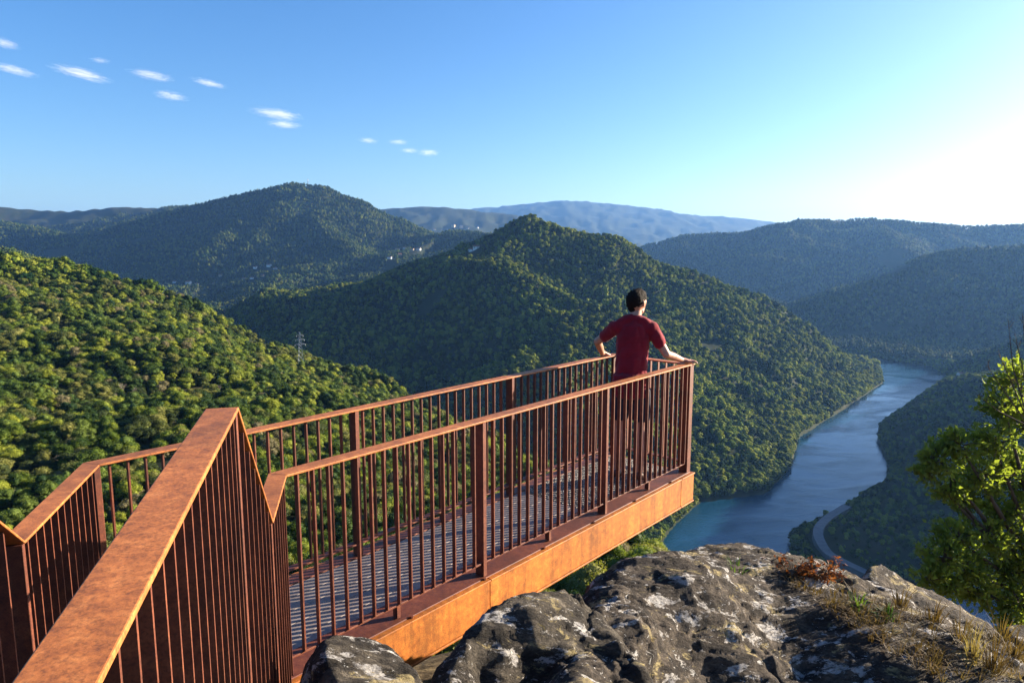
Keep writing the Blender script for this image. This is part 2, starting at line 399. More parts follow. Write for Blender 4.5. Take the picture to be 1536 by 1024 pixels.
# ================================================================== TREES
_ico = {}
def ico(sub):
    if sub not in _ico:
        bm = bmesh.new(); bmesh.ops.create_icosphere(bm, subdivisions=sub, radius=1)
        _ico[sub] = (np.array([v.co[:] for v in bm.verts]), np.array([[v.index for v in f.verts] for f in bm.faces])); bm.free()
    return _ico[sub]
def leaf_tris(C, Nrm, size, rng, jitter=.7):
    """small leaf sprays: two triangles each, facing roughly outwards"""
    n = len(C)
    nr = Nrm+rng.normal(size=(n, 3))*jitter; nr /= np.linalg.norm(nr, axis=1)[:, None]
    t = np.cross(nr, rng.normal(size=(n, 3))); t /= np.linalg.norm(t, axis=1)[:, None]+1e-9
    b = np.cross(nr, t)
    s = (size*rng.uniform(.6, 1.4, n))[:, None]
    V = np.stack([C-t*s, C+b*s*.5+nr*s*.15, C+t*s, C-b*s*.5+nr*s*.15], 1).reshape(-1, 3)
    i = np.arange(n)*4
    Fq = np.concatenate([np.stack([i, i+1, i+2], 1), np.stack([i, i+2, i+3], 1)])
    return V, Fq
def crown_mesh(name, seed, nblob, sub, nleaf, leaf, flat=.8, mats=None, trunk=False, open_=0.):
    """a crown of unit width standing on z=0: lumpy limbs of foliage with loose sprays over them"""
    rng = np.random.default_rng(seed)
    Vs, Fs, n = [], [], 0; C, Nn = [], []
    iv, if_ = ico(sub)
    for k in range(nblob):
        a = k*2.399+rng.uniform(-.4, .4); q = math.sqrt((k+.4)/nblob)
        rad_ = .33*q+.03; zc = (.50+.28*(1-q*q)+rng.uniform(-.14, .10)-.16*q)*flat
        r = rng.uniform(.10, .20)*(1.2-.45*q)
        c = np.array([math.cos(a)*rad_, math.sin(a)*rad_, zc])
        sc = np.array([1, 1, .82])*r
        V = iv*sc+c
        dsp = fbm(V*9+seed*3.1, 2)*.07+fbm(V*24+seed, 2)*.05-.018
        V = V+iv*dsp[:, None]
        Vs.append(V); Fs.append(if_+n); n += len(V)
        w = max(1, int(nleaf/nblob)); d = rng.normal(size=(w, 3)); d[:, 2] = np.abs(d[:, 2])*.9-.25; d /= np.linalg.norm(d, axis=1)[:, None]
        C.append(c+d*sc*rng.uniform(.85, 1.5, (w, 1))); Nn.append(d)
    # a low skirt so that the crown reaches down to the slope
    V = iv*np.array([.30, .30, .34])*flat+np.array([0, 0, .30*flat]); V = V+iv*(fbm(V*8+seed, 2)*.06)[:, None]
    Vs.append(V); Fs.append(if_+n); n += len(V)
    if nleaf:
        LV, LF = leaf_tris(np.concatenate(C), np.concatenate(Nn), leaf, rng)
        Vs.append(LV); Fs.append(LF+n)
    me = mesh_np(name, np.concatenate(Vs), np.concatenate(Fs))
    for m_ in (mats or []): me.materials.append(m_)
    return me
def trunk_mesh(name, seed):
    rng = random.Random(seed); mb = MB()
    pts = [(0, 0, -.12), (.01, 0, .05), (.015, .01, .2), (.0, .02, .36)]
    mb.tube(pts, [.035, .028, .022, .016], 7)
    for k in range(4):
        a = k*1.6+rng.random(); b_ = Vector((.008, .01, .16+.05*k))
        mb.tube([b_, b_+Vector((math.cos(a)*.1, math.sin(a)*.1, .1)), b_+Vector((math.cos(a)*.2, math.sin(a)*.2, .26))], [.014, .010, .005], 5)
    me = mb.mesh(name); me.materials.append(M['bark']); return me
M['leaf_a'] = M['leaf_near']
M['leaf_dark'] = foliage_mat('dark_slope_foliage', (.018, .040, .009), (.048, .080, .013), (.098, .132, .022), .25, .35)
M['leaf_olive'] = foliage_mat('olive_slope_foliage', (.040, .055, .016), (.095, .110, .026), (.18, .175, .048), .3, .35)
LOOK = [('leaf_a', 'yellow-green bushy tree in the sunlit scrub on the slope left of the walkway', 'yellow-green trees on the left slope'),
        ('leaf_dark', 'dark green round-crowned oak in the sunlit scrub on the slope left of the walkway', 'dark green trees on the left slope'),
        ('leaf_olive', 'pale olive loose-crowned tree in the sunlit scrub on the slope left of the walkway', 'pale olive trees on the left slope')]
NEARC = []   # (mesh, look)
for lk in range(3):
    for k in range(3):
        NEARC.append((crown_mesh('crown', 100+lk*10+k, 15-2*lk+k, 2, (3600, 3200, 3600)[lk], .023, (.80, .86, .74)[lk]+.06*k, [M[LOOK[lk][0]]]), lk))
TRUNKS = [trunk_mesh('trunk', 60+k) for k in range(3)]
MIDC = [crown_mesh('wood_crown', 200+k, 10, 2, 420, .036, .8+.05*k, [M['leaf_mid']]) for k in range(5)]
FARC = [crown_mesh('far_wood_crown', 300+k, 5, 1, 26, .08, .85+.05*k, [M['leaf_far']]) for k in range(4)]

# --- which places the lookout can see (with some margin to either side)
elev = Z_/np.maximum(R_, .1); elev[:8] = -9
runmax = np.maximum.accumulate(elev, axis=0)
def visible(x, y, ztop, margin):
    r = np.hypot(x, y); a = np.arctan2(x, y)
    j = np.clip(np.searchsorted(ang, a), 0, NA-1); i = np.clip(np.searchsorted(rr_, r*.985-2)-1, 0, NR-1)
    return ztop/r > runmax[i, j]-margin/r
def grid_pts(r0, r1, s, amax=42):
    n = int(r1/s)+2
    gx, gy = np.meshgrid(np.arange(-n, n)*s, np.arange(-4, n)*s)
    x = gx.ravel()+RNG.uniform(-.48, .48, gx.size)*s; y = gy.ravel()+RNG.uniform(-.48, .48, gx.size)*s
    r = np.hypot(x, y); a = np.degrees(np.arctan2(x, y))
    k = (r >= r0) & (r < r1) & (np.abs(a) < amax)
    return x[k], y[k]
ROAD_PX = [(1270, 763), (1262, 768), (1246, 778), (1234, 788), (1227, 800), (1229, 814), (1240, 830), (1262, 846), (1292, 860), (1330, 880)]
ROAD = []
for px, py in ROAD_PX:
    ROAD.append(hit(px, py, 250)[0])
ROAD = np.array(ROAD)
def road_dist(x, y):
    d = np.full(x.shape, 1e9)
    for a, b in zip(ROAD[:-1], ROAD[1:]): d = np.minimum(d, seg_dist(x, y, a, b)[0])
    return d
HOUSE_PX = [  # photo position, size, colour index
 (262, 424, 9, 0), (283, 426, 14, 0), (296, 428, 10, 0), (321, 427, 9, 0), (331, 414, 9, 1), (383, 402, 10, 0), (404, 400, 13, 0), (413, 404, 10, 0), (366, 419, 10, 1), (378, 418, 9, 0), (394, 415, 9, 1),
 (585, 388, 12, 0), (596, 376, 14, 0), (608, 374, 14, 0), (618, 376, 12, 1), (628, 375, 12, 0), (600, 383, 10, 1),
 (645, 348, 12, 0), (652, 345, 12, 0), (661, 346, 14, 0), (671, 345, 12, 0), (680, 341, 22, 2), (692, 342, 20, 2), (702, 344, 12, 0), (716, 342, 12, 0),
 (708, 377, 9, 0), (715, 373, 10, 0), (1440, 562, 7, 0)]
HOUSES = [(hit(px, py, 300)[0], s, c) for px, py, s, c in HOUSE_PX]
PYL, PYL_D = hit(452, 556, 60)
def clear_of(x, y):
    ok = np.ones(x.shape, bool)
    for p, s, c in HOUSES:
        r = math.hypot(p[0], p[1]); ux, uy = p[0]/r, p[1]/r
        al = (x-p[0])*ux+(y-p[1])*uy; ac = np.abs((x-p[0])*uy-(y-p[1])*ux)
        ok &= ~((al > -s*5.5) & (al < s) & (ac < s*.9))
    ok &= np.hypot(x-PYL[0], y-PYL[1]) > 3.2
    return ok
def batch(r0, r1, s, wmin, wmax, amax, margin, thin=0.):
    x, y = grid_pts(r0, r1, s, amax)
    z = H(x, y)
    w = RNG.uniform(wmin, wmax, len(x))*(1+.25*fbm2(x, y, s*9, 2, 5.))
    k = visible(x, y, z+w*.9, margin) & clear_of(x, y)
    nr = (np.abs(x-400) < 700) & (y < 1700)
    sd = np.full(x.shape, 1e3); sd[nr] = poly_sd(x[nr], y[nr], RIVER)
    k &= (sd > 1.0) & (road_dist(x, y) > 6.5)
    if thin: k &= fbm2(x, y, 26 if r1 < 500 else 75 if r1 < 2000 else 170, 3, 9.) > thin
    return x[k], y[k], z[k], w[k]
NT = [batch(26, 150, 2.6, 1.7, 4.2, 56, 6, -.48), batch(150, 300, 3.0, 1.9, 4.7, 54, 5, -.46), batch(300, 470, 3.7, 2.3, 5.6, 52, 4, -.46)]
NT = np.concatenate([np.stack(t, 1) for t in NT])
# only what belongs to the near slope; the far bank takes the smaller kind
onslope = poly_sd(NT[:, 0], NT[:, 1], EDGE) < 45
MT1 = NT[~onslope]; NT = NT[onslope]
# dry scrubby crest: small growth there
pxn, pyn, dn = proj(NT[:, :3])
dry = (fbm2(NT[:, 0], NT[:, 1], 30, 2, 21.)+np.clip(1-np.hypot((pxn-415)/75, (pyn-512)/20), 0, 1)*1.3) > .62
NT[dry, 3] *= .55
look = np.digitize(fbm2(NT[:, 0], NT[:, 1], 22, 2, 31.)+RNG.normal(0, .30, len(NT)), [-.30, .22]); look = np.array([1, 0, 2])[look]
look[dry] = 2
size_px = NT[:, 3]/dn
inframe = (pxn > -10) & (pxn < 1546) & (pyn > 300) & (pyn < 1010) & visible(NT[:, 0], NT[:, 1], NT[:, 2]+NT[:, 3]*.5, 0)
order = np.argsort(-np.where(inframe, size_px, 0))
THINGS = order[:300]; rest = np.setdiff1d(np.arange(len(NT)), THINGS)
for i in THINGS:
    x, y, z, w = NT[i]; lk = int(look[i]); s = float(w)*1.15
    cm = NEARC[lk*3+int(RNG.integers(3))][0]
    t = empty('hillside_tree', (x, y, z-.05*s), float(RNG.uniform(0, 6.28)))
    t.scale = (s, s*float(RNG.uniform(.9, 1.1)), s*float(RNG.uniform(.8, 1.1)))
    tag(t, LOOK[lk][1], 'tree', LOOK[lk][2])
    link('crown', cm, None, t); link('trunk', TRUNKS[int(RNG.integers(3))], None, t)

def scatter(name, pts, kinds, protos, sz=1.15):
    """a wood as one object: tree crowns instanced on points"""
    c = bpy.data.collections.new(name+'_kinds')
    for k, me in enumerate(protos):
        o = bpy.data.objects.new('crown_kind_%02d' % k, me); c.objects.link(o)
    me = bpy.data.meshes.new(name); n = len(pts)
    me.vertices.add(n); me.vertices.foreach_set('co', np.ascontiguousarray(pts[:, :3]-np.array([0, 0, .05])*pts[:, 3:4], np.float32).ravel())
    def attr(nm, typ, key, val):
        a = me.attributes.new(nm, typ, 'POINT'); a.data.foreach_set(key, np.ascontiguousarray(val).ravel())
    rot = np.zeros((n, 3), np.float32); rot[:, 2] = RNG.uniform(0, 6.28, n); rot[:, :2] = RNG.normal(0, .09, (n, 2))
    sc = np.repeat(pts[:, 3:4], 3, 1)*sz*RNG.uniform(.85, 1.15, (n, 3))
    attr('spin', 'FLOAT_VECTOR', 'vector', rot); attr('size', 'FLOAT_VECTOR', 'vector', sc.astype(np.float32)); attr('sort', 'INT', 'value', kinds.astype(np.int32))
    o = link(name, me)
    ng = bpy.data.node_groups.new(name, 'GeometryNodeTree')
    ng.interface.new_socket('Geometry', in_out='INPUT', socket_type='NodeSocketGeometry'); ng.interface.new_socket('Geometry', in_out='OUTPUT', socket_type='NodeSocketGeometry')
    a = ng.nodes.new('NodeGroupInput'); z = ng.nodes.new('NodeGroupOutput')
    ip = ng.nodes.new('GeometryNodeInstanceOnPoints'); ci = ng.nodes.new('GeometryNodeCollectionInfo')
    ci.inputs['Collection'].default_value = c; ci.inputs['Separate Children'].default_value = True; ci.inputs['Reset Children'].default_value = True
    def na(nm, t):
        q = ng.nodes.new('GeometryNodeInputNamedAttribute'); q.data_type = t; q.inputs['Name'].default_value = nm
        return [s_ for s_ in q.outputs if s_.enabled and s_.name == 'Attribute'][0]
    ip.inputs['Pick Instance'].default_value = True
    L = ng.links.new
    L(a.outputs[0], ip.inputs['Points']); L(ci.outputs[0], ip.inputs['Instance']); L(na('sort', 'INT'), ip.inputs['Instance Index'])
    L(na('spin', 'FLOAT_VECTOR'), ip.inputs['Rotation']); L(na('size', 'FLOAT_VECTOR'), ip.inputs['Scale']); L(ip.outputs[0], z.inputs[0])
    md = o.modifiers.new('wood', 'NODES'); md.node_group = ng
    return tag(o, kind='stuff')
scatter('hillside_woods', NT[rest], look[rest]*3+RNG.integers(0, 3, len(rest)), [q[0] for q in NEARC])
# trees right down to the water's edge
sh_ = []
for a, b_ in zip(RIVER, np.roll(RIVER, -1, 0)):
    L_ = np.linalg.norm(b_-a); n_ = int(L_/.55)
    q_ = a+(b_-a)*RNG.random((n_, 1)); nn_ = np.array([b_[1]-a[1], a[0]-b_[0]])/L_
    for sg in (-1, 1): sh_.append(q_+nn_*sg*RNG.uniform(1.3, 9, (n_, 1)))
sh_ = np.concatenate(sh_); sx, sy = sh_[:, 0], sh_[:, 1]; sw = RNG.uniform(3.2, 7.5, len(sx))
k = (poly_sd(sx, sy, RIVER) > 1.2) & (road_dist(sx, sy) > 7) & (np.abs(np.degrees(np.arctan2(sx, sy))) < 42) & (sy > 380)
sh_ = np.stack([sx, sy, H(sx, sy), sw], 1)[k]
MT = np.concatenate([MT1, sh_, np.stack(batch(470, 1350, 5.6, 4.2, 8.4, 54, 8, -.52), 1)])
# low scrub rather than wood on the steep right bank
px_, py_, d_ = proj(MT[:, :3])
low = (px_ > 1195+.28*np.clip(d_-480, 0, 400)) & (d_ < 1150) & (py_ > 500); MT[low, 3] *= .62
scatter('valley_woods', MT, RNG.integers(0, 5, len(MT)), MIDC)
FT = np.stack(batch(1350, 3700, 9.5, 7.5, 12.5, 50, 10, -.40), 1)
scatter('far_woods', FT, RNG.integers(0, 4, len(FT)), FARC)
print('TREES', len(NT), len(MT), len(FT), 'nearest', float(NT[:, 1].min()))

# leafless grey trees here and there on the slope
def bare_mesh(seed):
    r_ = random.Random(seed); mb = MB()
    def grow(p, d, L, rad_, lev):
        q = p+d*L; mb.tube([p, (p+q)/2+Vector((r_.uniform(-.04, .04), r_.uniform(-.04, .04), 0))*L, q], [rad_, rad_*.8, rad_*.6], 5 if lev else 7)
        if lev < 4:
            for k in range(3 if lev else 4):
                a = k*2.1+r_.uniform(0, 1.2); s = r_.uniform(.35, .75)
                e = d.orthogonal().normalized(); e.rotate(Quaternion(d, a)); nd = (d+e*s+Vector((0, 0, .15))).normalized()
                grow(p+d*L*r_.uniform(.6, 1), nd, L*r_.uniform(.6, .8), rad_*.55, lev+1)
    grow(Vector((0, 0, -.1)), Vector((.03, .02, 1)).normalized(), .34, .030, 0)
    me = mb.mesh('branches'); return me
M['dead_wood'] = simple('grey_dead_wood', (.20, .17, .135), .9, .2, 6, .1)
BARE = [bare_mesh(k) for k in (1, 2, 3)]
for me in BARE: me.materials.append(M['dead_wood'])
for px, py, s in ((185, 590, 5.5), (205, 598, 5.0), (172, 604, 4.4), (120, 560, 4.6), (262, 610, 4.8), (330, 590, 4.5), (60, 640, 4.2), (405, 560, 4.6), (232, 520, 5), (90, 700, 3.6), (300, 655, 4), (470, 600, 4.2)):
    p, d = hit(px, py, 40)
    t = tag(empty('bare_tree', tuple(p), RNG.uniform(0, 6)), 'leafless grey tree standing among the green crowns on the left slope', 'tree', 'leafless trees on the left slope'); t.scale = (s*.9, s*.9, s)
    link('branches', BARE[int(RNG.integers(3))], None, t)
# ================================================================== STEEL LOOKOUT
ZT, ZD = -1.10, -2.15            # handrail top and deck of the platform
ZU = -.464                       # handrail top of the upper walkway
V3 = lambda x, y, z: np.array([x, y, z], float)
A_r, B_r, C_c, E_c = V3(-.844, 1.943, ZU), V3(-1.012, 2.634, ZT), V3(-1.147, 3.216, ZT), V3(1.682, 6.406, ZT)
G_c = V3(-2.158, 3.381, ZT); F_c = V3(1.054, 6.968, ZT)
V_l, A_l = V3(-1.885, 2.443, ZT), V3(-1.717, 1.753, ZU)
N_r = V3(-.013, -1.05, ZU); N_l = V3(-.886, -1.24, ZU)
LOOP = [N_r, A_r, B_r, C_c, E_c, F_c, G_c, V_l, A_l, N_l]
def offsets(P, w):
    """left and right edges of a band of half width w along P, mitred in plan"""
    L, R = [], []
    for i, p in enumerate(P):
        n = []
        for a, b in ((i-1, i), (i, i+1)):
            if a < 0 or b >= len(P): continue
            d = (P[b]-P[a])[:2]; d = d/np.linalg.norm(d); n.append(np.array([-d[1], d[0]]))
        m_ = sum(n); m_ = m_/np.linalg.norm(m_); k = w/max(.3, float(m_ @ n[0]))
        L.append(p+np.array([*(m_*k), 0])); R.append(p-np.array([*(m_*k), 0]))
    return L, R
HW, HT = .045, .012
LE, RE = offsets(LOOP, HW)
def band(mb, i0, i1, zt, zb, LL, RR):
    for i in range(i0, i1):
        a, b, c, d = RR[i], RR[i+1], LL[i+1], LL[i]
        mb.hexa([a+[0, 0, zb], b+[0, 0, zb], c+[0, 0, zb], d+[0, 0, zb], a+[0, 0, zt], b+[0, 0, zt], c+[0, 0, zt], d+[0, 0, zt]])
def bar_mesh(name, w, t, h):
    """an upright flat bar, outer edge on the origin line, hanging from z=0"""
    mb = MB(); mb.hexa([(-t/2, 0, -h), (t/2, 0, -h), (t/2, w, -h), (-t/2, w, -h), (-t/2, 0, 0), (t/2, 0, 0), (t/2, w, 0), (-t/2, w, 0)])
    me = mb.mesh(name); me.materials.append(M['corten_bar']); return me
BARS = {}
def bars(parent, P0, P1, step, w, t, h, skip0=True, skip1=True, name='baluster', fit=True, zoff=-HT, posts=()):
    """upright flats between two points of the handrail; x along the rail, y inwards"""
    d = P1-P0; L = np.linalg.norm(d[:2]); n = max(1, round(L/step)); ang_ = math.atan2(d[1], d[0])
    key = (round(w, 4), round(t, 4), round(h, 4))
    if key not in BARS: BARS[key] = bar_mesh(name, w, t, h)
    inn = np.array([-d[1], d[0]])/L
    for k in range(n+1):
        if (k == 0 and skip0) or (k == n and skip1): continue
        if any(abs(k/n*L-q) < .05 for q in posts): continue
        p = P0+d*k/n
        o = link(name, BARS[key], None, parent)
        o.location = (p[0]-inn[0]*(HW-.006), p[1]-inn[1]*(HW-.006), p[2]+zoff-.001)
        o.rotation_euler = (0, 0, ang_)
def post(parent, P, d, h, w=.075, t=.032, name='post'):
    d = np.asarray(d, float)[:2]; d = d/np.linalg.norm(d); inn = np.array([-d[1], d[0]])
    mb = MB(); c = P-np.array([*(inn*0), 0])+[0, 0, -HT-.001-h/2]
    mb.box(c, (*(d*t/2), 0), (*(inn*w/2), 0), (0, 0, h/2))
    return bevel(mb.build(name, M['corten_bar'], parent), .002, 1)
def rail_thing(label, i0, i1, group=None):
    t = empty('railing', tuple(LOOP[i0]-[0, 0, 1.05]))
    t.location = (0, 0, 0)
    tag(t, label, 'railing', group)
    mb = MB(); band(mb, i0, i1, 0, -HT, LE, RE)
    bevel(mb.build('handrail', M['corten'], t), .0025, 2)
    return t
HB = ZT-HT-(ZD+.09)      # height of the balusters on the platform
LB, RB = offsets(LOOP, .028)
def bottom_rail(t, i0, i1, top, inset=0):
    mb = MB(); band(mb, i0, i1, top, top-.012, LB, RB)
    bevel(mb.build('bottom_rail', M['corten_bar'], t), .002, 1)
def platform_rail(label, i, nsec, step):
    t = rail_thing(label, i, i+1)
    P0, P1 = LOOP[i], LOOP[i+1]; d = P1-P0; L = np.linalg.norm(d)
    bottom_rail(t, i, i+1, -(ZT-ZD)+.09)
    qs = [L*k/nsec for k in range(1, nsec)]
    for k in range(1, nsec):
        post(t, P0+d*k/nsec, d, 1.05-HT+.004)
    if nsec > 1:
        for k in range(nsec):
            mb = MB(); c = P0+d*(k+.5)/nsec+[0, 0, -(ZT-ZD)+.039]; u = d[:2]/L
            mb.box(c, (*(u*.012), 0), (*(np.array([-u[1], u[0]])*.02), 0), (0, 0, .038)); mb.build('foot', M['corten_bar'], t)
    bars(t, P0, P1, step, .028, .008, HB-.001, posts=qs)
    return t
rail_right = platform_rail('long rust-red steel railing along the near side of the platform, above the orange beam', 3, 3, .0889)
rail_end = platform_rail('short rust-red steel railing closing the far end of the platform in front of the man', 4, 1, .085)
rail_left = platform_rail('long rust-red steel railing along the far side of the platform, seen through the near bars', 5, 3, .0889)
for t, i in ((rail_right, 4), (rail_end, 5), (rail_left, 6)):
    dd = LOOP[i]-LOOP[i-1]; 
    post(t, LOOP[i]-np.array([*(dd[:2]/np.linalg.norm(dd[:2])*.012), 0]), dd, 1.05-HT+.004, .086, .07 if i == 4 else .03)
# stair railings
def stair_rail(label, i0, i1, order):
    t = rail_thing(label, i0, i1)
    for i in range(i0, i1):
        P0, P1 = LOOP[i], LOOP[i+1]
        level = abs(P0[2]-P1[2]) < .01
        bars(t, P0, P1, .082 if level else .105, .062, .008, 1.0)
        post(t, P0 if i > i0 else P0+(P1-P0)*.01, P1-P0, 1.03, .078, .02)
    bottom_rail_z = -1.02
    mb = MB(); band(mb, i0, i1, bottom_rail_z, bottom_rail_z-.012, LB, RB); mb.build('bottom_rail', M['corten_bar'], t)
    return t
stair_rail('rust-orange railing nearest the camera, its broad top plate folding down along the steps', 0, 3, 1)
stair_rail('rust-orange railing on the far side of the steps, top plate folding in a V', 6, 9, 1)

# --- platform: deck, beams, steps
plat = tag(empty('viewing_platform'), 'rust-orange steel viewing platform with deep side beam jutting out over the valley', 'viewing platform')
m, nt, b, _ = new_mat('deck_plate'); P = geopos(nt)
ax = (E_c-C_c)[:2]; ax = ax/np.linalg.norm(ax)
TH_D = math.atan2(ax[1], ax[0])
c = ramp(nt, noise(nt, P, 7, 6, .65), [(.3, (.17, .135, .12)), (.7, (.30, .245, .215))])
c = mix(nt, .6, c, ramp(nt, noise(nt, P, 90, 3), [(.3, g(.7)), (.7, g(1.2))]), 'MULTIPLY')
nt.links.new(c, b.inputs['Base Color']); b.inputs['Roughness'].default_value = .6
M['deck'] = m
m, nt, b, _ = new_mat('pebble_panel'); P = geopos(nt)
vo = N(nt, 'ShaderNodeTexVoronoi'); vo.inputs['Scale'].default_value = 64; nt.links.new(P, vo.inputs['Vector'])
pc = ramp(nt, vo.outputs['Color'], [(.1, (.15, .125, .11)), (.5, (.32, .285, .25)), (.9, (.50, .46, .41))])
gap = ramp(nt, vo.outputs['Distance'], [(.30, g(1)), (.58, g(.12))])
nt.links.new(mix(nt, 1, pc, gap, 'MULTIPLY'), b.inputs['Base Color']); b.inputs['Roughness'].default_value = .75
inv = N(nt, 'ShaderNodeMath', operation='SUBTRACT'); inv.inputs[0].default_value = 1; nt.links.new(vo.outputs['Distance'], inv.inputs[1])
bump(nt, b, inv.outputs[0], 1, .02)
M['pebble'] = m
Rin, Lin = np.array(RE), np.array(LE)
DW = .40
nrm = np.array([-ax[1], ax[0]]); mid0 = (C_c[:2]+G_c[:2])/2
base = C_c[:2]+nrm*.435      # a point on the deck's centre line
def deck_pt(t, n, z): q = base+ax*t+nrm*n; return np.array([q[0], q[1], z])
def slab(mb, t0, t1, n0, n1, z0, z1):
    mb.hexa([deck_pt(t0, n0, z0), deck_pt(t1, n0, z0), deck_pt(t1, n1, z0), deck_pt(t0, n1, z0), deck_pt(t0, n0, z1), deck_pt(t1, n0, z1), deck_pt(t1, n1, z1), deck_pt(t0, n1, z1)])
LEN = float(np.linalg.norm((E_c-C_c)[:2]))
for k in range(5):          # five long deck boards with fine gaps
    mb = MB(); n0 = -.315+.139*k; slab(mb, -.55, 2.78, n0, n0+.135, ZD-.05, ZD-.006)
    bevel(mb.build('deck_board', M['deck'], plat), .003, 2)
mb = MB(); slab(mb, 2.79, LEN-.04, -.315, .377, ZD-.05, ZD-.006); mb.build('pebble_panel', M['pebble'], plat)
# kerb strips between boards and railings
for s in (-1, 1):
    mb = MB(); n0, n1 = sorted((-.322, -.49) if s < 0 else (.386, .49)); slab(mb, -.1 if s < 0 else -.5, LEN+.0, n0, n1, ZD-.045, ZD-.004)
    bevel(mb.build('kerb_plate', M['corten_bar'], plat), .003, 1)
BT, BH = ZD-.010, .275      # top and depth of the beams
def beam(n_out, s, cuts, parent):
    for t0, t1 in zip(cuts[:-1], cuts[1:]):
        mb = MB(); a, b_ = sorted((n_out, n_out-s*.06))
        slab(mb, t0+.002, t1-.002, a, b_, BT-BH, BT-.016)
        fl = sorted((n_out+s*.012, n_out-s*.13)); slab(mb, t0+.002, t1-.002, fl[0], fl[1], BT-.015, BT)
        lf = sorted((n_out+s*.010, n_out-s*.10)); slab(mb, t0+.002, t1-.002, lf[0], lf[1], BT-BH-.016, BT-BH-.001)
        bevel(mb.build('side_beam', M['corten_beam'], parent), .004, 2)
beam(-.515, -1, [-.7, 1.42, LEN-.22, LEN+.035], plat)
beam(.515, 1, [-.9, 1.42, LEN+.035], plat)
mb = MB(); slab(mb, LEN-.02, LEN+.04, -.45, .45, BT-BH, BT-.02); mb.build('end_beam', M['corten_beam'], plat)
for t in (.4, 1.4, 2.4, 3.4):
    mb = MB(); slab(mb, t, t+.05, -.44, .44, BT-BH+.02, ZD-.06); mb.build('cross_member', M['corten_bar'], plat)
# bolts along the flange
mb = MB()
for t in np.arange(.15, LEN, .62):
    c = deck_pt(t, -.497, BT+.006)
    mb.tube([c-[0, 0, .006], c+[0, 0, .006]], .010, 6)
mb.build('bolt_row', M['corten_bar'], plat)
# landing and steps down from the upper walkway
stp = tag(empty('walkway_steps'), 'rusty steel steps leading from the upper walkway down to the platform, between the near railings', 'steps')
def quad_slab(name, a, b_, c, d, zt, th, parent, mat):
    mb = MB(); mb.hexa([(*a[:2], zt-th), (*b_[:2], zt-th), (*c[:2], zt-th), (*d[:2], zt-th), (*a[:2], zt), (*b_[:2], zt), (*c[:2], zt), (*d[:2], zt)])
    return mb.build(name, mat, parent)
ZW = ZU-1.05
quad_slab('upper_floor', N_r, A_r+[0, -.10, 0], A_l+[0, -.10, 0], N_l, ZW, .04, stp, M['deck'])
for k in range(3):
    f0, f1 = k/3, (k+1)/3
    a, b_ = A_r+(B_r-A_r)*f0, A_r+(B_r-A_r)*f1; d, c = A_l+(V_l-A_l)*f0, A_l+(V_l-A_l)*f1
    quad_slab('step', a+[0, -.1, 0], b_+[0, -.1, 0], c+[0, -.1, 0], d+[0, -.1, 0], ZW-(k+1)*(ZW-ZD)/4, .035, stp, M['corten'])
quad_slab('lower_landing', B_r+[0, -.09, 0], C_c+[-.03, -.02, 0], G_c+[.03, -.3, 0], V_l+[0, -.09, 0], ZD-.012, .05, stp, M['deck'])
for P0, P1 in ((A_r, B_r), (A_l, V_l)):
    mb = MB(); d = P1-P0; u = d[:2]/np.linalg.norm(d[:2]); nn = np.array([-u[1], u[0], 0])*.006
    z0, z1 = P0+[0, 0, -1.08], P1+[0, 0, -1.08]
    mb.hexa([z0-nn-[0, 0, .2], z1-nn-[0, 0, .2], z1+nn-[0, 0, .2], z0+nn-[0, 0, .2], z0-nn, z1-nn, z1+nn, z0+nn]); mb.build('stringer', M['corten'], stp)
# ================================================================== THE MAN AT THE RAIL
def remeshed(name, chains, voxel, smooth_it=4, mats=None, parent=None, wrinkle=0, wsc=14):
    """grow one continuous surface round chains of overlapping ellipsoids"""
    iv, if_ = ico(3)
    Vs, Fs, n = [], [], 0
    for pts, rs, sq in chains:
        pts = [np.array(p, float) for p in pts]
        for i in range(len(pts)-1):
            a, b = pts[i], pts[i+1]; L = np.linalg.norm(b-a); r0, r1 = rs[i], rs[i+1]
            m_ = max(1, int(math.ceil(L/(min(r0, r1)*.22))))
            for k in range(m_+(i == len(pts)-2)):
                f = k/m_; V = iv*np.array(sq)*(r0+(r1-r0)*f)+a+(b-a)*f
                Vs.append(V); Fs.append(if_+n); n += len(V)
    me = mesh_np(name+'_src', np.concatenate(Vs), np.concatenate(Fs))
    o = bpy.data.objects.new(name+'_src', me); COL.objects.link(o)
    md = o.modifiers.new('r', 'REMESH'); md.mode = 'VOXEL'; md.voxel_size = voxel; md.adaptivity = 0
    s = o.modifiers.new('s', 'SMOOTH'); s.factor = .5; s.iterations = smooth_it
    dg = bpy.context.evaluated_depsgraph_get(); dg.update()
    out = bpy.data.meshes.new_from_object(o.evaluated_get(dg)); bpy.data.objects.remove(o); out.name = name
    if wrinkle:
        k = len(out.vertices); V = np.empty(k*3, np.float32); out.vertices.foreach_get('co', V); V = V.reshape(-1, 3)
        Nn = np.array([v.normal[:] for v in out.vertices])
        V = V+Nn*((np.abs(perlin(V*np.array([wsc, wsc, wsc*.55])))-.2)*wrinkle)[:, None]
        out.vertices.foreach_set('co', V.astype(np.float32).ravel()); out.update()
    out.materials.clear()
    return link(name, out, mats, parent, True)
def mat_skin():
    m, nt, b, _ = new_mat('skin'); o = coord(nt)
    c = ramp(nt, noise(nt, o, 30, 4), [(.3, (.36, .17, .105)), (.7, (.46, .23, .15))])
    nt.links.new(c, b.inputs['Base Color']); b.inputs['Roughness'].default_value = .5
    b.inputs['Subsurface Weight'].default_value = .12; b.inputs['Subsurface Radius'].default_value = (.02, .008, .005); b.inputs['Subsurface Scale'].default_value = .5
    return m
M['skin'] = mat_skin()
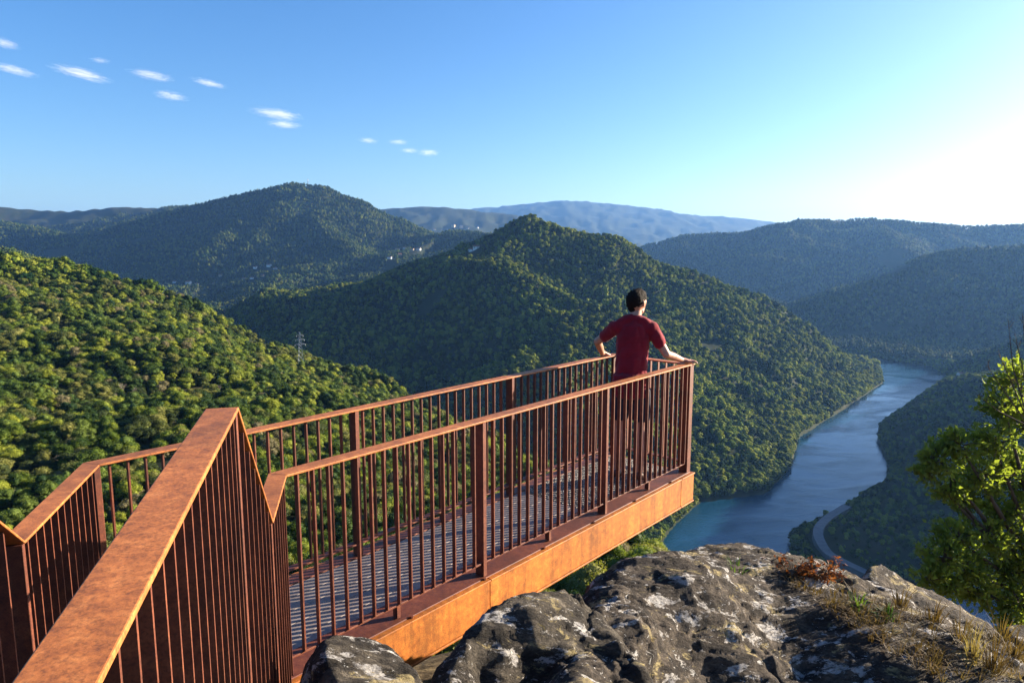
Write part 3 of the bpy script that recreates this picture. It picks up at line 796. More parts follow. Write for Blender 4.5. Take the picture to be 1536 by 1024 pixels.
def cloth(name, col):
    m, nt, b, _ = new_mat(name); o = coord(nt)
    c = ramp(nt, noise(nt, o, 9, 5), [(.3, tuple(x*.8 for x in col)), (.7, tuple(x*1.15 for x in col))])
    nt.links.new(c, b.inputs['Base Color']); b.inputs['Roughness'].default_value = .85; b.inputs['Sheen Weight'].default_value = .15; b.inputs['Specular IOR Level'].default_value = .15
    bump(nt, b, noise(nt, o, 260, 2), .25, .001)
    return m
M['shirt'] = cloth('dark_red_cotton', (.20, .008, .016)); M['shorts'] = cloth('dark_navy_cotton', (.018, .018, .030))
M['hair'] = simple('dark_hair', (.012, .008, .006), .8, .4, 60, .12, .6)
M['shoe'] = simple('brown_shoe', (.10, .045, .03), .6, .3, 20)
M['eye'] = simple('eye', (.06, .04, .03), .2, .1, 20)
man = tag(empty('person', (1.10, 6.22, ZD-.006), -rad(12)), 'man in dark red t-shirt and dark shorts leaning on the far corner of the platform', 'person')
U = (1, 1, 1); body = []
# legs, pelvis, trunk
body += [([(-.10, -.015, .09), (-.10, -.01, .30), (-.098, .012, .50), (-.092, .03, .72), (-.078, .04, .88)], [.038, .056, .054, .074, .082], U),
         ([(.10, -.035, .09), (.10, -.03, .30), (.10, .000, .50), (.094, .025, .72), (.080, .04, .88)], [.038, .056, .054, .074, .082], U),
         ([(-.10, -.02, .06), (-.105, .10, .035), (-.11, .17, .03)], [.042, .036, .028], U), ([(.10, -.04, .06), (.108, .08, .035), (.115, .15, .03)], [.042, .036, .028], U),
         ([(0, .04, .90), (0, .06, 1.02), (.005, .09, 1.18), (.01, .115, 1.32), (.012, .125, 1.40)], [.148, .138, .142, .145, .105], (1, .64, .55)),
         ([(-.155, .125, 1.405), (.175, .125, 1.40)], [.058, .058], U),
         ([(.01, .13, 1.42), (.022, .15, 1.50), (.03, .172, 1.57)], [.066, .056, .056], U)]
# head, turned to the right
hc = np.array([.034, .182, 1.632]); ht = rad(-33)
def hp(x, y, z):  # head space: x right, y face, z up
    return hc+np.array([x*math.cos(ht)-y*math.sin(ht), x*math.sin(ht)+y*math.cos(ht), z])
body += [([hp(0, -.022, .012), hp(0, .020, .018)], [.083, .083], (.94, 1.0, 1.16)),
         ([hp(0, .042, -.02), hp(0, .050, -.075)], [.060, .040], (.95, .95, 1)), ([hp(-.03, .02, -.07), hp(0, .068, -.085), hp(.03, .02, -.07)], [.034, .024, .034], U),
         ([hp(0, .092, .012), hp(0, .106, -.024)], [.009, .0115], U), ([hp(-.028, .083, .030), hp(.028, .083, .030)], [.014, .014], U),
         ([hp(-.018, .092, -.052), hp(.018, .092, -.052)], [.011, .011], U), ([hp(-.012, .090, -.064), hp(.012, .090, -.064)], [.010, .010], U)]
for s in (-1, 1):
    body += [([hp(s*.080, -.008, .022), hp(s*.090, -.018, .012), hp(s*.083, -.010, -.022)], [.012, .014, .010], (.6, 1, 1))]
# arms
SL, EL, WL = (-.158, .125, 1.405), (-.335, .285, 1.245), (-.305, .500, 1.100)
SR, ER, WR = (.178, .125, 1.40), (.318, .095, 1.170), (.462, .282, 1.092)
body += [([SL, (-.246, .205, 1.325), EL], [.052, .044, .037], U), ([EL, (-.322, .385, 1.178), WL], [.038, .036, .026], U),
         ([SR, (.248, .108, 1.285), ER], [.052, .044, .037], U), ([ER, (.385, .182, 1.138), WR], [.038, .036, .026], U)]
def hand(w, d, side, z_, spread, curl):
    """palm, four fingers laid over the rail and a thumb from the side of the palm"""
    w = np.array(w); d = np.array([d[0], d[1], 0.]); d /= np.linalg.norm(d); s = np.array([d[1], -d[0], 0.])   # s: to the right of the fingers
    up = np.array([0, 0, 1.]); ch = []
    k0 = w+d*.085; k0[2] = z_+.014
    ch.append(([w, w+d*.03+up*-.004, k0], [.026, .024, .016], U))
    for q, L in ((-.030, .066), (-.010, .078), (.011, .074), (.031, .058)):
        L = L if side > 0 else {-.030: .058, -.010: .074, .011: .078, .031: .066}[q]
        a = w+d*.045+s*q*.75; a[2] = w[2]*.35+z_*.65+.012
        b = w+d*.088+s*q; b[2] = z_+.016
        e = s*q*spread
        c1 = b+d*L*.45+e+up*(.006-.004*curl); c2 = c1+d*L*.32+e*.6+up*(-.006-.014*curl); c3 = c2+d*L*(.25-.15*curl)+up*(-.004-.022*curl)
        ch.append(([a, b, c1, c2, c3], [.0125, .0105, .0092, .0085, .0072], U))
    t0 = w+d*.030-s*side*.018; t1 = w+d*.058-s*side*.046; t1[2] = z_+.020; t2 = t1+d*.032-s*side*.012; t2[2] = z_+.012; t3 = t2+d*.024+s*side*.002; t3[2] = z_+.009
    ch.append(([t0, t1, t2, t3], [.017, .0125, .0105, .0085], U))
    return ch
RT = 1.05+.006+.001
body += hand(WL, (.16, 1.0), -1, RT+.003, .25, .9) + hand(WR, (.80, .42), 1, RT+.003, .35, .35)
body_o = remeshed('body', body, .0052, 5, M['skin'], man)
# t-shirt: trunk and short sleeves
sh = [([(0, .045, .80), (0, .047, .88), (0, .05, .96)], [.192, .190, .184], (.96, .82, .3)), ([(.006, .118, 1.36), (.013, .138, 1.455)], [.125, .078], (1, .72, 1)),
      ([(0, .045, .84), (0, .05, .92), (0, .06, 1.02), (.005, .09, 1.18), (.01, .115, 1.32), (.012, .125, 1.405)], [.176, .170, .162, .164, .168, .142], (.94, .68, .45)),
      ([(-.148, .125, 1.405), (.168, .125, 1.40)], [.066, .066], U), ([(-.13, .125, 1.42), (-.06, .132, 1.462), (.014, .142, 1.482), (.085, .132, 1.46), (.155, .125, 1.415)], [.058, .062, .066, .062, .062], U),
      ([SL, (-.204, .165, 1.362), (-.256, .215, 1.312)], [.066, .064, .062], U), ([SR, (.213, .117, 1.342), (.252, .107, 1.275)], [.066, .064, .062], U)]
remeshed('t_shirt', sh, .007, 5, M['shirt'], man, .022, 13)
so = [([(0, .045, .80), (0, .045, .90), (0, .05, .97)], [.178, .176, .165], (.96, .70, .4)),
      ([(-.098, .012, .575), (-.096, .03, .70), (-.085, .04, .84)], [.088, .098, .106], (1, 1, .35)), ([(.10, .002, .57), (.098, .025, .70), (.087, .04, .84)], [.088, .098, .106], (1, 1, .35))]
remeshed('shorts', so, .007, 4, M['shorts'], man, .014, 12)
# hair: cap over the skull down to the nape, cropped round the ears
ha = [([hp(0, -.030, .030), hp(0, .018, .045)], [.088, .083], (.97, 1.0, 1.14)), ([hp(0, -.052, -.010), hp(0, -.045, -.050)], [.064, .046], (1.05, .8, 1)), ([hp(-.03, .052, .085), hp(.035, .050, .088)], [.030, .030], U)]
remeshed('hair', ha, .006, 2, M['hair'], man, .012, 60)
for s in (-1, 1):
    f = [([((s*.105), -.045 if s < 0 else -.065, .045), (s*.108, .06 if s < 0 else .04, .038), (s*.113, .15 if s < 0 else .13, .034)], [.046, .044, .038], (1, 1, .86))]
    remeshed('shoe', f, .007, 3, M['shoe'], man)
    mb = MB(); c = hp(s*.030, .078, .012)
    iv, if_ = ico(2); mb.add([tuple(c+q*.0115) for q in iv], [tuple(f_) for f_ in if_]); mb.build('eye', M['eye'], man, True)
# ================================================================== ROCKS
def rock_mat(name, warm=1.):
    m, nt, b, _ = new_mat(name); P = geopos(nt)
    S = mapped(nt, P, (1.0, 2.4, 2.4), (0, .18, .12))
    base = ramp(nt, noise(nt, S, 5, 8, .68), [(.30, (.016, .013, .012)), (.46, (.048*warm, .038, .031)), (.60, (.120*warm, .095, .073)), (.75, (.23, .19, .145))])
    fine = ramp(nt, noise(nt, S, 34, 5, .7), [(.32, g(.35)), (.52, g(1)), (.72, g(1.5))])
    c = mix(nt, .85, base, fine, 'MULTIPLY')
    def lichen(c, col, sc, lo, hi, seed):
        q = N(nt, 'ShaderNodeVectorMath', operation='ADD'); nt.links.new(S, q.inputs[0]); q.inputs[1].default_value = (seed, seed*2.1, -seed)
        big = noise(nt, q.outputs[0], sc, 9, .72, .5)
        msk = ramp(nt, big, [(lo, g(0)), (hi, g(1))])
        spk = ramp(nt, noise(nt, q.outputs[0], sc*9, 4, .7), [(.36, g(.25)), (.56, g(1))])
        mm = N(nt, 'ShaderNodeMath', operation='MULTIPLY'); nt.links.new(msk, mm.inputs[0]); nt.links.new(spk, mm.inputs[1])
        return mix(nt, mm.outputs[0], c, col)
    c = lichen(c, (.50, .47, .44), 3.4, .565, .585, 3.)
    c = lichen(c, (.34, .27, .13), 2.6, .56, .60, 8.)
    c = lichen(c, (.62, .60, .57), 9, .615, .635, 15.)
    c = lichen(c, (.020, .018, .018), 6, .57, .66, 22.)
    c = lichen(c, (.12, .095, .03), 7, .63, .68, 31.)
    nt.links.new(c, b.inputs['Base Color']); b.inputs['Roughness'].default_value = .9; b.inputs['Specular IOR Level'].default_value = .2
    hh = N(nt, 'ShaderNodeMath', operation='ADD'); nt.links.new(noise(nt, S, 16, 8, .72), hh.inputs[0]); 
    h2 = N(nt, 'ShaderNodeMath', operation='MULTIPLY'); nt.links.new(noise(nt, P, 90, 4, .7), h2.inputs[0]); h2.inputs[1].default_value = .35
    nt.links.new(h2.outputs[0], hh.inputs[1])
    bump(nt, b, hh.outputs[0], 1, .045)
    return m
M['rock'] = rock_mat('lichened_granite'); M['rock_dark'] = rock_mat('brown_granite', .95)
def rock(name, ctrl, outline, box, step, drop, seed, mat, rough=1., zmin=-5.):
    """a boulder: upper face through measured points, rounded off and falling away past its outline, cracked and weathered"""
    C = np.array([at(*p) if len(p) == 3 else np.array(p[:3]) for p in ctrl]); Wt = _rbf_fit(C)
    O = np.array([at(*p)[:2] if len(p) == 3 else np.array(p[:2]) for p in outline])
    xs = np.arange(box[0], box[1], step); ys = np.arange(box[2], box[3], step)
    X, Y = np.meshgrid(xs, ys); x, y = X.ravel(), Y.ravel()
    sd = poly_sd(x, y, O) + fbm2(x, y, .35, 4, seed)*.05*rough
    z = rbf(x, y, C, Wt)
    z = z - np.where(sd > -.10, (np.maximum(sd+.10, 0)**1.6)*drop, 0) 
    q = np.stack([x*.42+seed, y*2.0-.30*x, z*2.0], -1)
    # ledges along the bedding, cracks, weathered pits
    n1 = fbm(q*.9, 4, gain=.5); st = n1*7; fl = np.floor(st); fr = st-fl
    terr = (fl+np.clip((fr-.38)/.24, 0, 1))/7
    q2 = np.stack([x*.5+.25*y+seed, y*2.6-.55*x, z*2.2], -1)
    bil = np.abs(perlin(q2*1.6+3))+.5*np.abs(perlin(q2*3.7+8))+.25*np.abs(perlin(q2*8.1+13))
    z = z + rough*(terr*.15 - bil*.085 + fbm(q*10, 5, gain=.68)*.022)
    cr = np.abs(perlin(q*1.1+31)+fbm(q*5, 2)*.12); z = z - rough*.028*np.exp(-(cr/.022)**2)
    V = np.stack([x, y, z], -1)
    V = V + rough*np.stack([fbm(q*6+7, 3), fbm(q*6+19, 3), np.zeros(len(x))], -1)*.022
    nx, ny = len(xs), len(ys); idx = np.arange(nx*ny).reshape(ny, nx)
    Q = np.stack([idx[:-1, :-1], idx[:-1, 1:], idx[1:, 1:], idx[1:, :-1]], -1).reshape(-1, 4)
    keep = (z[Q] > zmin).any(1); Q = Q[keep]
    me = mesh_np(name, V, Q)
    bm = bmesh.new(); bm.from_mesh(me); bmesh.ops.delete(bm, geom=[v for v in bm.verts if not v.link_faces], context='VERTS'); bm.to_mesh(me); bm.free()
    return link(name, me, mat, None, True), (C, Wt, O)
# the broad slab
slab_o, SLAB = rock('rock_outcrop', [(1095, 810, 4.75), (1055, 816, 4.7), (1020, 830, 4.5), (1150, 816, 4.75), (1185, 832, 4.7), (1240, 855, 4.6), (1310, 876, 4.6), (1390, 905, 4.5), (1470, 945, 4.4), (1536, 985, 4.3), (1650, 1040, 4.2),
                             (965, 850, 4.25), (910, 872, 4.05), (880, 900, 3.7), (960, 925, 3.6), (1040, 890, 4.0), (1110, 925, 3.95), (1060, 980, 3.8), (930, 1000, 3.2), (1200, 1000, 3.95), (1000, 1060, 3.5), (1200, 1100, 3.3), (1300, 950, 4.1), (1400, 1030, 3.7), (1450, 1100, 3.4), (1620, 1140, 3.5),
                             (.4, 1.6, -2.5), (1.6, 1.6, -2.6), (2.8, 2.2, -2.8), (1560, 1040, 3.9)],
                    [(905, 872, 4.15), (960, 846, 4.45), (1010, 828, 4.75), (1060, 814, 4.95), (1110, 806, 5.05), (1160, 814, 5.0), (1190, 830, 4.95), (1245, 852, 4.85), (1320, 876, 4.8), (1400, 905, 4.7), (1480, 945, 4.6), (1550, 985, 4.5), (1800, 1100, 4.4), (4.3, 2.2), (3.4, 1.2), (.2, 1.2), (.1, 2.2), (880, 910, 3.7)],
                    (-.5, 4.6, 1.0, 6.0), .0125, 2.6, 2.3, M['rock'])
tag(slab_o, 'broad lichen-spotted grey rock slab sloping down to the right in the foreground', 'rock')
# the front lobe, its near face in shade
lobe_o, LOBE = rock('boulder', [(840, 880, 3.45), (800, 886, 3.35), (752, 906, 3.25), (704, 950, 3.05), (672, 992, 2.9), (870, 893, 3.5), (925, 938, 3.35), (965, 978, 3.15), (800, 925, 3.2), (760, 960, 3.12), (850, 960, 3.2), (800, 1024, 3.14), (720, 1010, 3.05), (900, 1000, 3.2), (960, 1040, 3.08), (800, 1130, 2.75), (950, 1130, 2.7), (690, 1080, 2.75), (-.05, 1.6, -2.4), (.5, 1.5, -2.4)],
                    [(655, 1024, 2.85), (663, 985, 3.0), (700, 945, 3.2), (748, 902, 3.4), (800, 880, 3.52), (843, 874, 3.62), (876, 886, 3.62), (930, 932, 3.45), (975, 978, 3.2), (1010, 1020, 2.95), (1000, 1100, 2.5), (.6, 1.3), (-.25, 1.3), (650, 1080, 2.6)],
                    (-.7, 1.3, 1.0, 4.4), .011, 4.0, 9.1, M['rock_dark'], .8)
tag(lobe_o, 'rounded brown boulder under the orange beam, near face shaded and crest pale with lichen', 'rock')
# low one beside the railing foot
low_o, LOW = rock('boulder', [(548, 968, 2.75), (500, 968, 2.7), (590, 985, 2.7), (640, 1015, 2.6), (470, 985, 2.6), (550, 1024, 2.45), (470, 1060, 2.3), (620, 1080, 2.3), (540, 1120, 2.1)],
                  [(452, 1010, 2.62), (462, 975, 2.75), (500, 962, 2.85), (552, 961, 2.9), (600, 982, 2.85), (655, 1022, 2.7), (640, 1100, 2.3), (480, 1120, 2.15)],
                  (-.95, .1, 1.5, 3.1), .010, 6.0, 15.7, M['rock_dark'], .6)
tag(low_o, 'low rounded boulder at the foot of the near railing, bottom edge of the photo', 'rock')
# ridge of rock behind the dry grass at right
back_o, BACK = rock('rock_ridge', [(1308, 842, 5.0), (1290, 862, 4.9), (1342, 864, 5.0), (1390, 888, 5.0), (1440, 922, 4.95), (1490, 957, 4.9), (1340, 885, 4.85), (1400, 920, 4.8), (1470, 965, 4.75)],
                    [(1275, 868, 5.0), (1290, 848, 5.1), (1310, 838, 5.2), (1345, 860, 5.2), (1392, 884, 5.2), (1442, 918, 5.15), (1500, 958, 5.1), (1500, 985, 4.85), (1400, 935, 4.85), (1300, 885, 4.85)],
                    (1.9, 4.0, 4.0, 5.8), .011, 7.0, 4.4, M['rock'], .55)
tag(back_o, 'narrow pale-topped ridge of rock behind the dry grass, with a pointed left end', 'rock')
pale_o, PALE = rock('boulder', [(1505, 932, 4.9), (1536, 938, 4.9), (1490, 945, 4.8), (1536, 975, 4.6), (1580, 950, 4.8), (1510, 965, 4.65)],
                    [(1486, 940, 4.95), (1505, 926, 5.05), (1545, 932, 5.05), (1600, 950, 5.0), (1590, 990, 4.6), (1520, 975, 4.6)],
                    (3.1, 4.4, 4.0, 5.5), .011, 8.0, 27.4, M['rock'], .4)
tag(pale_o, 'small flat bluish-grey stone under the green oak at the right edge', 'rock')
# ================================================================== PLANTS BY THE ROCK
def leaf_cards(C, Dr, L, Wd, rng, fold=.25):
    """pointed leaves folded along the midrib; C bases, Dr directions"""
    n = len(C); Dr = Dr/np.linalg.norm(Dr, axis=1)[:, None]
    s = np.cross(Dr, rng.normal(size=(n, 3))); s /= np.linalg.norm(s, axis=1)[:, None]+1e-9
    u = np.cross(s, Dr); l = (L*rng.uniform(.7, 1.3, n))[:, None]; w = l*Wd/L
    V = np.stack([C, C+Dr*l*.5+s*w*.5+u*w*fold, C+Dr*l, C+Dr*l*.5-s*w*.5+u*w*fold], 1).reshape(-1, 3)
    i = np.arange(n)*4
    return V, np.concatenate([np.stack([i, i+1, i+2], 1), np.stack([i, i+2, i+3], 1)])
rng = np.random.default_rng(41)
# evergreen oak at the right edge
OS = 1.6
oak = tag(empty('oak_tree', tuple(at(1580, 985, 6.6*OS))), 'green leafy oak at the right edge beside the rock, sunlit from behind', 'tree')
ob = np.array(oak.location)
CL = [(1530, 570, 6.5, .24), (1505, 610, 6.4, .22), (1545, 640, 6.6, .30), (1490, 665, 6.3, .25), (1440, 668, 6.2, .17), (1408, 690, 6.2, .16), (1395, 712, 6.25, .12), (1470, 715, 6.4, .26), (1520, 720, 6.6, .30), (1425, 735, 6.3, .17), (1440, 752, 6.5, .14), (1560, 700, 6.9, .3),
      (1500, 770, 6.6, .22), (1545, 790, 6.5, .30), (1480, 805, 6.4, .24), (1435, 808, 6.3, .19), (1410, 835, 6.2, .18), (1395, 868, 6.15, .12), (1450, 850, 6.35, .25), (1500, 850, 6.6, .28), (1425, 880, 6.2, .15), (1465, 890, 6.3, .16), (1550, 860, 6.4, .28), (1530, 905, 6.3, .2), (1515, 935, 6.25, .13), (1560, 930, 6.5, .24), (1600, 600, 6.7, .3), (1620, 700, 6.8, .35), (1630, 800, 6.8, .35), (1600, 880, 6.7, .3), (1660, 750, 7.2, .4)]
Cs, Ds = [], []; wood = MB()
fork = at(1590, 900, 6.8*OS)-ob
wood.tube([np.array([0, 0, -3.2]), np.array([0, 0, -.2]), fork*.6, fork], [.20, .17, .14, .12], 10)
for px, py, d, r in CL:
    r0 = r; r = r*OS; c = at(px, py, d*OS)-ob
    md_ = fork+(c-fork)*.55+np.array([0, 0, -.10])
    wood.tube([fork, md_, c], [.062, .036, .011], 6)
    for k in range(int(30*r0/.2)):      # twigs carrying sprays of leaves
        v = rng.normal(size=3); v /= np.linalg.norm(v); v[2] = v[2]*.8+.1
        tip = c+v*r*rng.uniform(.55, 1.15)
        st = c+v*r*.15
        wood.tube([st, (st+tip)/2+rng.normal(size=3)*.02, tip], [.009, .0065, .0035], 4)
        m_ = 17
        f = rng.uniform(.45, 1.05, m_)[:, None]
        Cs.append(st+(tip-st)*f+rng.normal(size=(m_, 3))*.04); Ds.append(v+rng.normal(size=(m_, 3))*.75+np.array([0, 0, .25]))
V, Fc = leaf_cards(np.concatenate(Cs), np.concatenate(Ds), .084, .046, rng)
link('crown', mesh_np('crown', V, Fc), M['leaf_oak'], oak); wood.build('trunk', M['bark'], oak, True)
# bare twigs rising over it
bare = tag(empty('bare_sapling', tuple(at(1545, 640, 9.6))), 'bare leafless twigs sticking up above the oak at the right edge', 'twigs'); bb = np.array(bare.location)
mb = MB()
for px, py in ((1512, 478), (1522, 500), (1534, 470), (1498, 530), (1480, 548), (1465, 592), (1540, 520)):
    e = at(px, py, 9.6+rng.uniform(-.3, .3))-bb; m2 = e*.55+rng.normal(size=3)*.04
    mb.tube([np.zeros(3), m2, e], [.011, .008, .0035], 5)
    for k in range(4):
        f = rng.uniform(.5, .95); q = m2+(e-m2)*f if f > .55 else e*f; mb.tube([q, q+np.array([rng.normal()*.05, rng.normal()*.05, .11])], [.004, .002], 4)
mb.build('twig', M['bark'], bare)

def ground_hit(px, py, shapes):
    """where the view line meets one of the rock surfaces"""
    d = np.linspace(2.2, 7, 900); u = (px-768)/F; v = (512-py)/F
    X, Y, Z = u*d, d*(CP+v*SP), d*(v*CP-SP)
    best = None
    for C, Wt, O in shapes:
        sd = poly_sd(X, Y, O); z = rbf(X, Y, C, Wt); ok = (Z < z) & (sd < -.01)
        if ok.any():
            i = int(np.argmax(ok))
            if best is None or d[i] < best[1]: best = (np.array([X[i], Y[i], z[i]]), d[i])
    return best[0] if best else None
# earth with dry grass between slab and ridge
M['straw'] = foliage_mat('dry_grass', (.085, .050, .022), (.15, .10, .046), (.27, .20, .10), .3, 3)
M['bracken'] = foliage_mat('dry_bracken', (.11, .032, .016), (.20, .065, .028), (.32, .13, .05), .35, 6)
M['herb'] = foliage_mat('green_herb', (.04, .08, .018), (.075, .13, .025), (.12, .18, .04), .35, 6)
def tuft(name, p, n, L, mat, label, cat, group=None, spread=.5, wd=.0035, bend=.5):
    t = empty(name, tuple(p)); t2 = []
    Vs, Fs, k0 = [], [], 0
    for k in range(n):
        a = rng.uniform(0, 6.28); r0 = rng.uniform(0, .05); l = L*rng.uniform(.5, 1.2); o = np.array([math.cos(a), math.sin(a), 0])
        b0 = o*r0+np.array([0, 0, -.03]); lean = rng.uniform(.1, spread)
        p1 = b0+np.array([0, 0, l*.55])+o*lean*l*.4; p2 = p1+np.array([0, 0, l*.35*(1-bend*rng.random())])+o*lean*l*.7
        s = np.array([-o[1], o[0], 0])*wd
        Vs += [b0-s, b0+s, p1+s*.7, p1-s*.7, p2]; Fs += [(k0, k0+1, k0+2), (k0, k0+2, k0+3), (k0+3, k0+2, k0+4)]; k0 += 5
    o = link(name, mesh_np(name, np.array(Vs), np.array(Fs)), mat); o.location = p; bpy.data.objects.remove(t)
    return tag(o, label, cat, group)
RK = [SLAB, LOBE, BACK, PALE]
spots = []
for _ in range(900):
    px = rng.uniform(1180, 1536); py = rng.uniform(850, 1015)
    lo = 845+(px-1180)*.36; 
    if lo < py < lo+28+(px-1180)*.30: spots.append((px, py))
mbV, mbF, k0 = [], [], 0
n_t = 0
for px, py in spots[:130]:
    p = ground_hit(px, py, RK)
    if p is None: continue
    p = p-np.array([0, 0, .02])
    for k in range(14):
        a = rng.uniform(0, 6.28); o = np.array([math.cos(a), math.sin(a), 0]); l = rng.uniform(.04, .13); b0 = p+o*rng.uniform(0, .05); lean = rng.uniform(.3, 1.3)
        p1 = b0+np.array([0, 0, l*.5])+o*lean*l*.4; p2 = p1+np.array([0, 0, l*.2])+o*lean*l*.8; s = np.array([-o[1], o[0], 0])*.002
        mbV += [b0-s, b0+s, p1+s*.7, p1-s*.7, p2]; mbF += [(k0, k0+1, k0+2), (k0, k0+2, k0+3), (k0+3, k0+2, k0+4)]; k0 += 5
tag(link('dry_grass', mesh_np('dry_grass', np.array(mbV), np.array(mbF)), M['straw']), kind='stuff')
for px, py, L in ((1460, 985, .24), (1490, 1000, .26), (1500, 960, .20), (1440, 960, .2), (1520, 985, .22), (1400, 930, .16), (1350, 905, .14)):
    p = ground_hit(px, py, RK)
    if p is not None: tuft('grass_tuft', p, 46, L, M['straw'], 'dry straw-coloured grass tuft on the rock below the oak', 'grass tuft', 'dry grass tufts below the oak', .9)
for px, py, L, lb in ((1105, 856, .10, 'small yellow-green grass tuft in a hollow of the slab, left of the red bracken'), (1285, 905, .10, 'small green herb among dry grass on the slab, below the bracken'), (1330, 925, .11, 'larger green herb among dry grass right of the small one')):
    p = ground_hit(px, py, RK)
    if p is not None: tuft('green_tuft', p, 34, L, M['herb'], lb, 'plant', None, 1.0, .005)
# rust-red bracken in the hollow behind the crest
for px, py, d, s, lb in ((1192, 858, 4.55, .20, 'rust-red dry bracken clump in the notch of the slab, left half'), (1226, 858, 4.6, .19, 'rust-red dry bracken clump in the notch of the slab, right half')):
    c = at(px, py+12, d); Cs, Ds = [], []; st = MB()
    for k in range(16):
        a = rng.uniform(0, 6.28); e = np.array([math.cos(a)*s*rng.uniform(.4, 1), math.sin(a)*s*rng.uniform(.3, .7), s*rng.uniform(.25, .75)])
        st.tube([np.array([0, 0, -.05]), e*.55+np.array([0, 0, .03]), e], [.003, .0025, .0012], 4)
        f = rng.uniform(.25, 1.05, 26)[:, None]; Cs.append(e*f+rng.normal(size=(26, 3))*.014); Ds.append(rng.normal(size=(26, 3))+e*2)
    V, Fc = leaf_cards(np.concatenate(Cs), np.concatenate(Ds), .030, .014, rng)
    t = tag(empty('dry_bracken', tuple(c)), lb, 'bracken')
    link('frond', mesh_np('frond', V, Fc), M['bracken'], t); st.build('stem', M['bark'], t)
# ================================================================== FAR THINGS: HOUSES, PYLON, MAST, ROAD, CLOUDS, HAZE
M['wall_white'] = simple('white_render', (.72, .70, .66), .9, .08, 2)
M['wall_ochre'] = simple('ochre_render', (.45, .34, .22), .9, .12, 2)
M['roof_tile'] = simple('roof_tile', (.26, .11, .065), .9, .25, 3)
M['roof_slate'] = simple('slate_roof', (.055, .060, .07), .8, .2, 3)
M['pane'] = simple('window_glass', (.02, .025, .03), .15, .1, 2)
def house(p, s, kind, label, group, rz):
    t = tag(empty('house', tuple(p), rz), label, 'house', group)
    L, W, h = s*.5, s*.36, s*(.36 if kind != 2 else .62); rh = s*.17
    mb = MB(); mb.hexa([(-L, -W, -3), (L, -W, -3), (L, W, -3), (-L, W, -3), (-L, -W, h), (L, -W, h), (L, W, h), (-L, W, h)])
    mb.add([(-L, -W, h), (-L, W, h), (-L, 0, h+rh*.96)], [(0, 1, 2)]); mb.add([(L, -W, h), (L, W, h), (L, 0, h+rh*.96)], [(0, 2, 1)])
    mb.build('wall', M['wall_white' if kind == 0 else 'wall_ochre'], t)
    mb = MB(); e = s*.05
    for sg in (-1, 1):
        mb.hexa([(-L-e, sg*(W+e), h-e*.7), (L+e, sg*(W+e), h-e*.7), (L+e, 0, h+rh), (-L-e, 0, h+rh), (-L-e, sg*(W+e), h-e*.7+.3), (L+e, sg*(W+e), h-e*.7+.3), (L+e, 0, h+rh+.3), (-L-e, 0, h+rh+.3)])
    mb.build('roof', M['roof_slate' if kind == 2 else 'roof_tile'], t)
    for sg in (-1, 1):
        for k in (-.5, .5):
            mb = MB(); mb.box((k*L, sg*(W+.03), h*.55), (.55, 0, 0), (0, .03, 0), (0, 0, .7)); mb.build('window', M['pane'], t)
    return t
for k, ((px, py, s_, kd), (p, s, c)) in enumerate(zip(HOUSE_PX, HOUSES)):
    if px > 1300: lb, gp = 'small white house on the spur beside the river bend at right', None
    elif px < 350: lb, gp = 'tiny pale house in the valley hamlet below the big hill at left', 'houses of the low hamlet'
    elif px < 450: lb, gp = 'tiny pale house on the shaded foot of the big hill', 'houses at the foot of the big hill'
    elif py < 352 and kd == 2: lb, gp = 'long slate-roofed building in the village on the saddle', 'slate-roofed buildings on the saddle'
    elif py < 352: lb, gp = 'tiny pale house in the village on the saddle between the hills', 'houses of the saddle village'
    elif px > 700: lb, gp = 'tiny white house at the top of the middle spur', 'houses on the middle spur'
    else: lb, gp = 'small white house in the hamlet below the saddle village', 'houses below the saddle village'
    house(p, s, kd, lb, gp, random.uniform(-.5, .5))
# lattice pylon
M['galv'] = simple('galvanised_steel', (.36, .38, .40), .5, .15, 2, .5, 0, .4)
pyl = tag(empty('electricity_pylon', tuple(PYL-[0, 0, .3]), rad(20)), 'grey lattice electricity pylon standing on the crest of the left slope', 'pylon')
PH = 58*PYL_D/F*1.02
mb = MB()
def leg(z): return PH*.062*(1-z/PH)*1.0+.28
lv = [PH*q for q in (0, .16, .30, .42, .52, .61, .69, .77, .84, .9, 1.0)]
for a, b_ in zip(lv[:-1], lv[1:]):
    for k in range(4):
        sx, sy = ((-1, -1), (1, -1), (1, 1), (-1, 1))[k]; tx, ty = ((-1, -1), (1, -1), (1, 1), (-1, 1))[(k+1) % 4]
        mb.tube([(sx*leg(a), sy*leg(a), a), (sx*leg(b_), sy*leg(b_), b_)], .075, 4)
        mb.tube([(sx*leg(a), sy*leg(a), a), (tx*leg(b_), ty*leg(b_), b_)], .045, 4)
        mb.tube([(tx*leg(a), ty*leg(a), a), (sx*leg(b_), sy*leg(b_), b_)], .045, 4)
mb.build('lattice_tower', M['galv'], pyl)
for q, wd in ((.68, 2.6), (.80, 2.1), (.91, 1.6)):
    mb = MB(); z = PH*q
    for sg in (-1, 1):
        mb.tube([(0, -.3, z), (sg*wd, 0, z+.1)], .06, 4); mb.tube([(0, .3, z), (sg*wd, 0, z+.1)], .06, 4); mb.tube([(0, 0, z+.75), (sg*wd, 0, z+.12)], .05, 4)
    ca = mb.build('crossarm', M['galv'], pyl)
    for sg in (-1, 1):
        mi_ = MB(); mi_.tube([(sg*wd, 0, z+.05), (sg*wd, 0, z-.35), (sg*wd, 0, z-.75)], [.05, .09, .05], 6); mi_.build('insulator', M['wall_white'], ca)
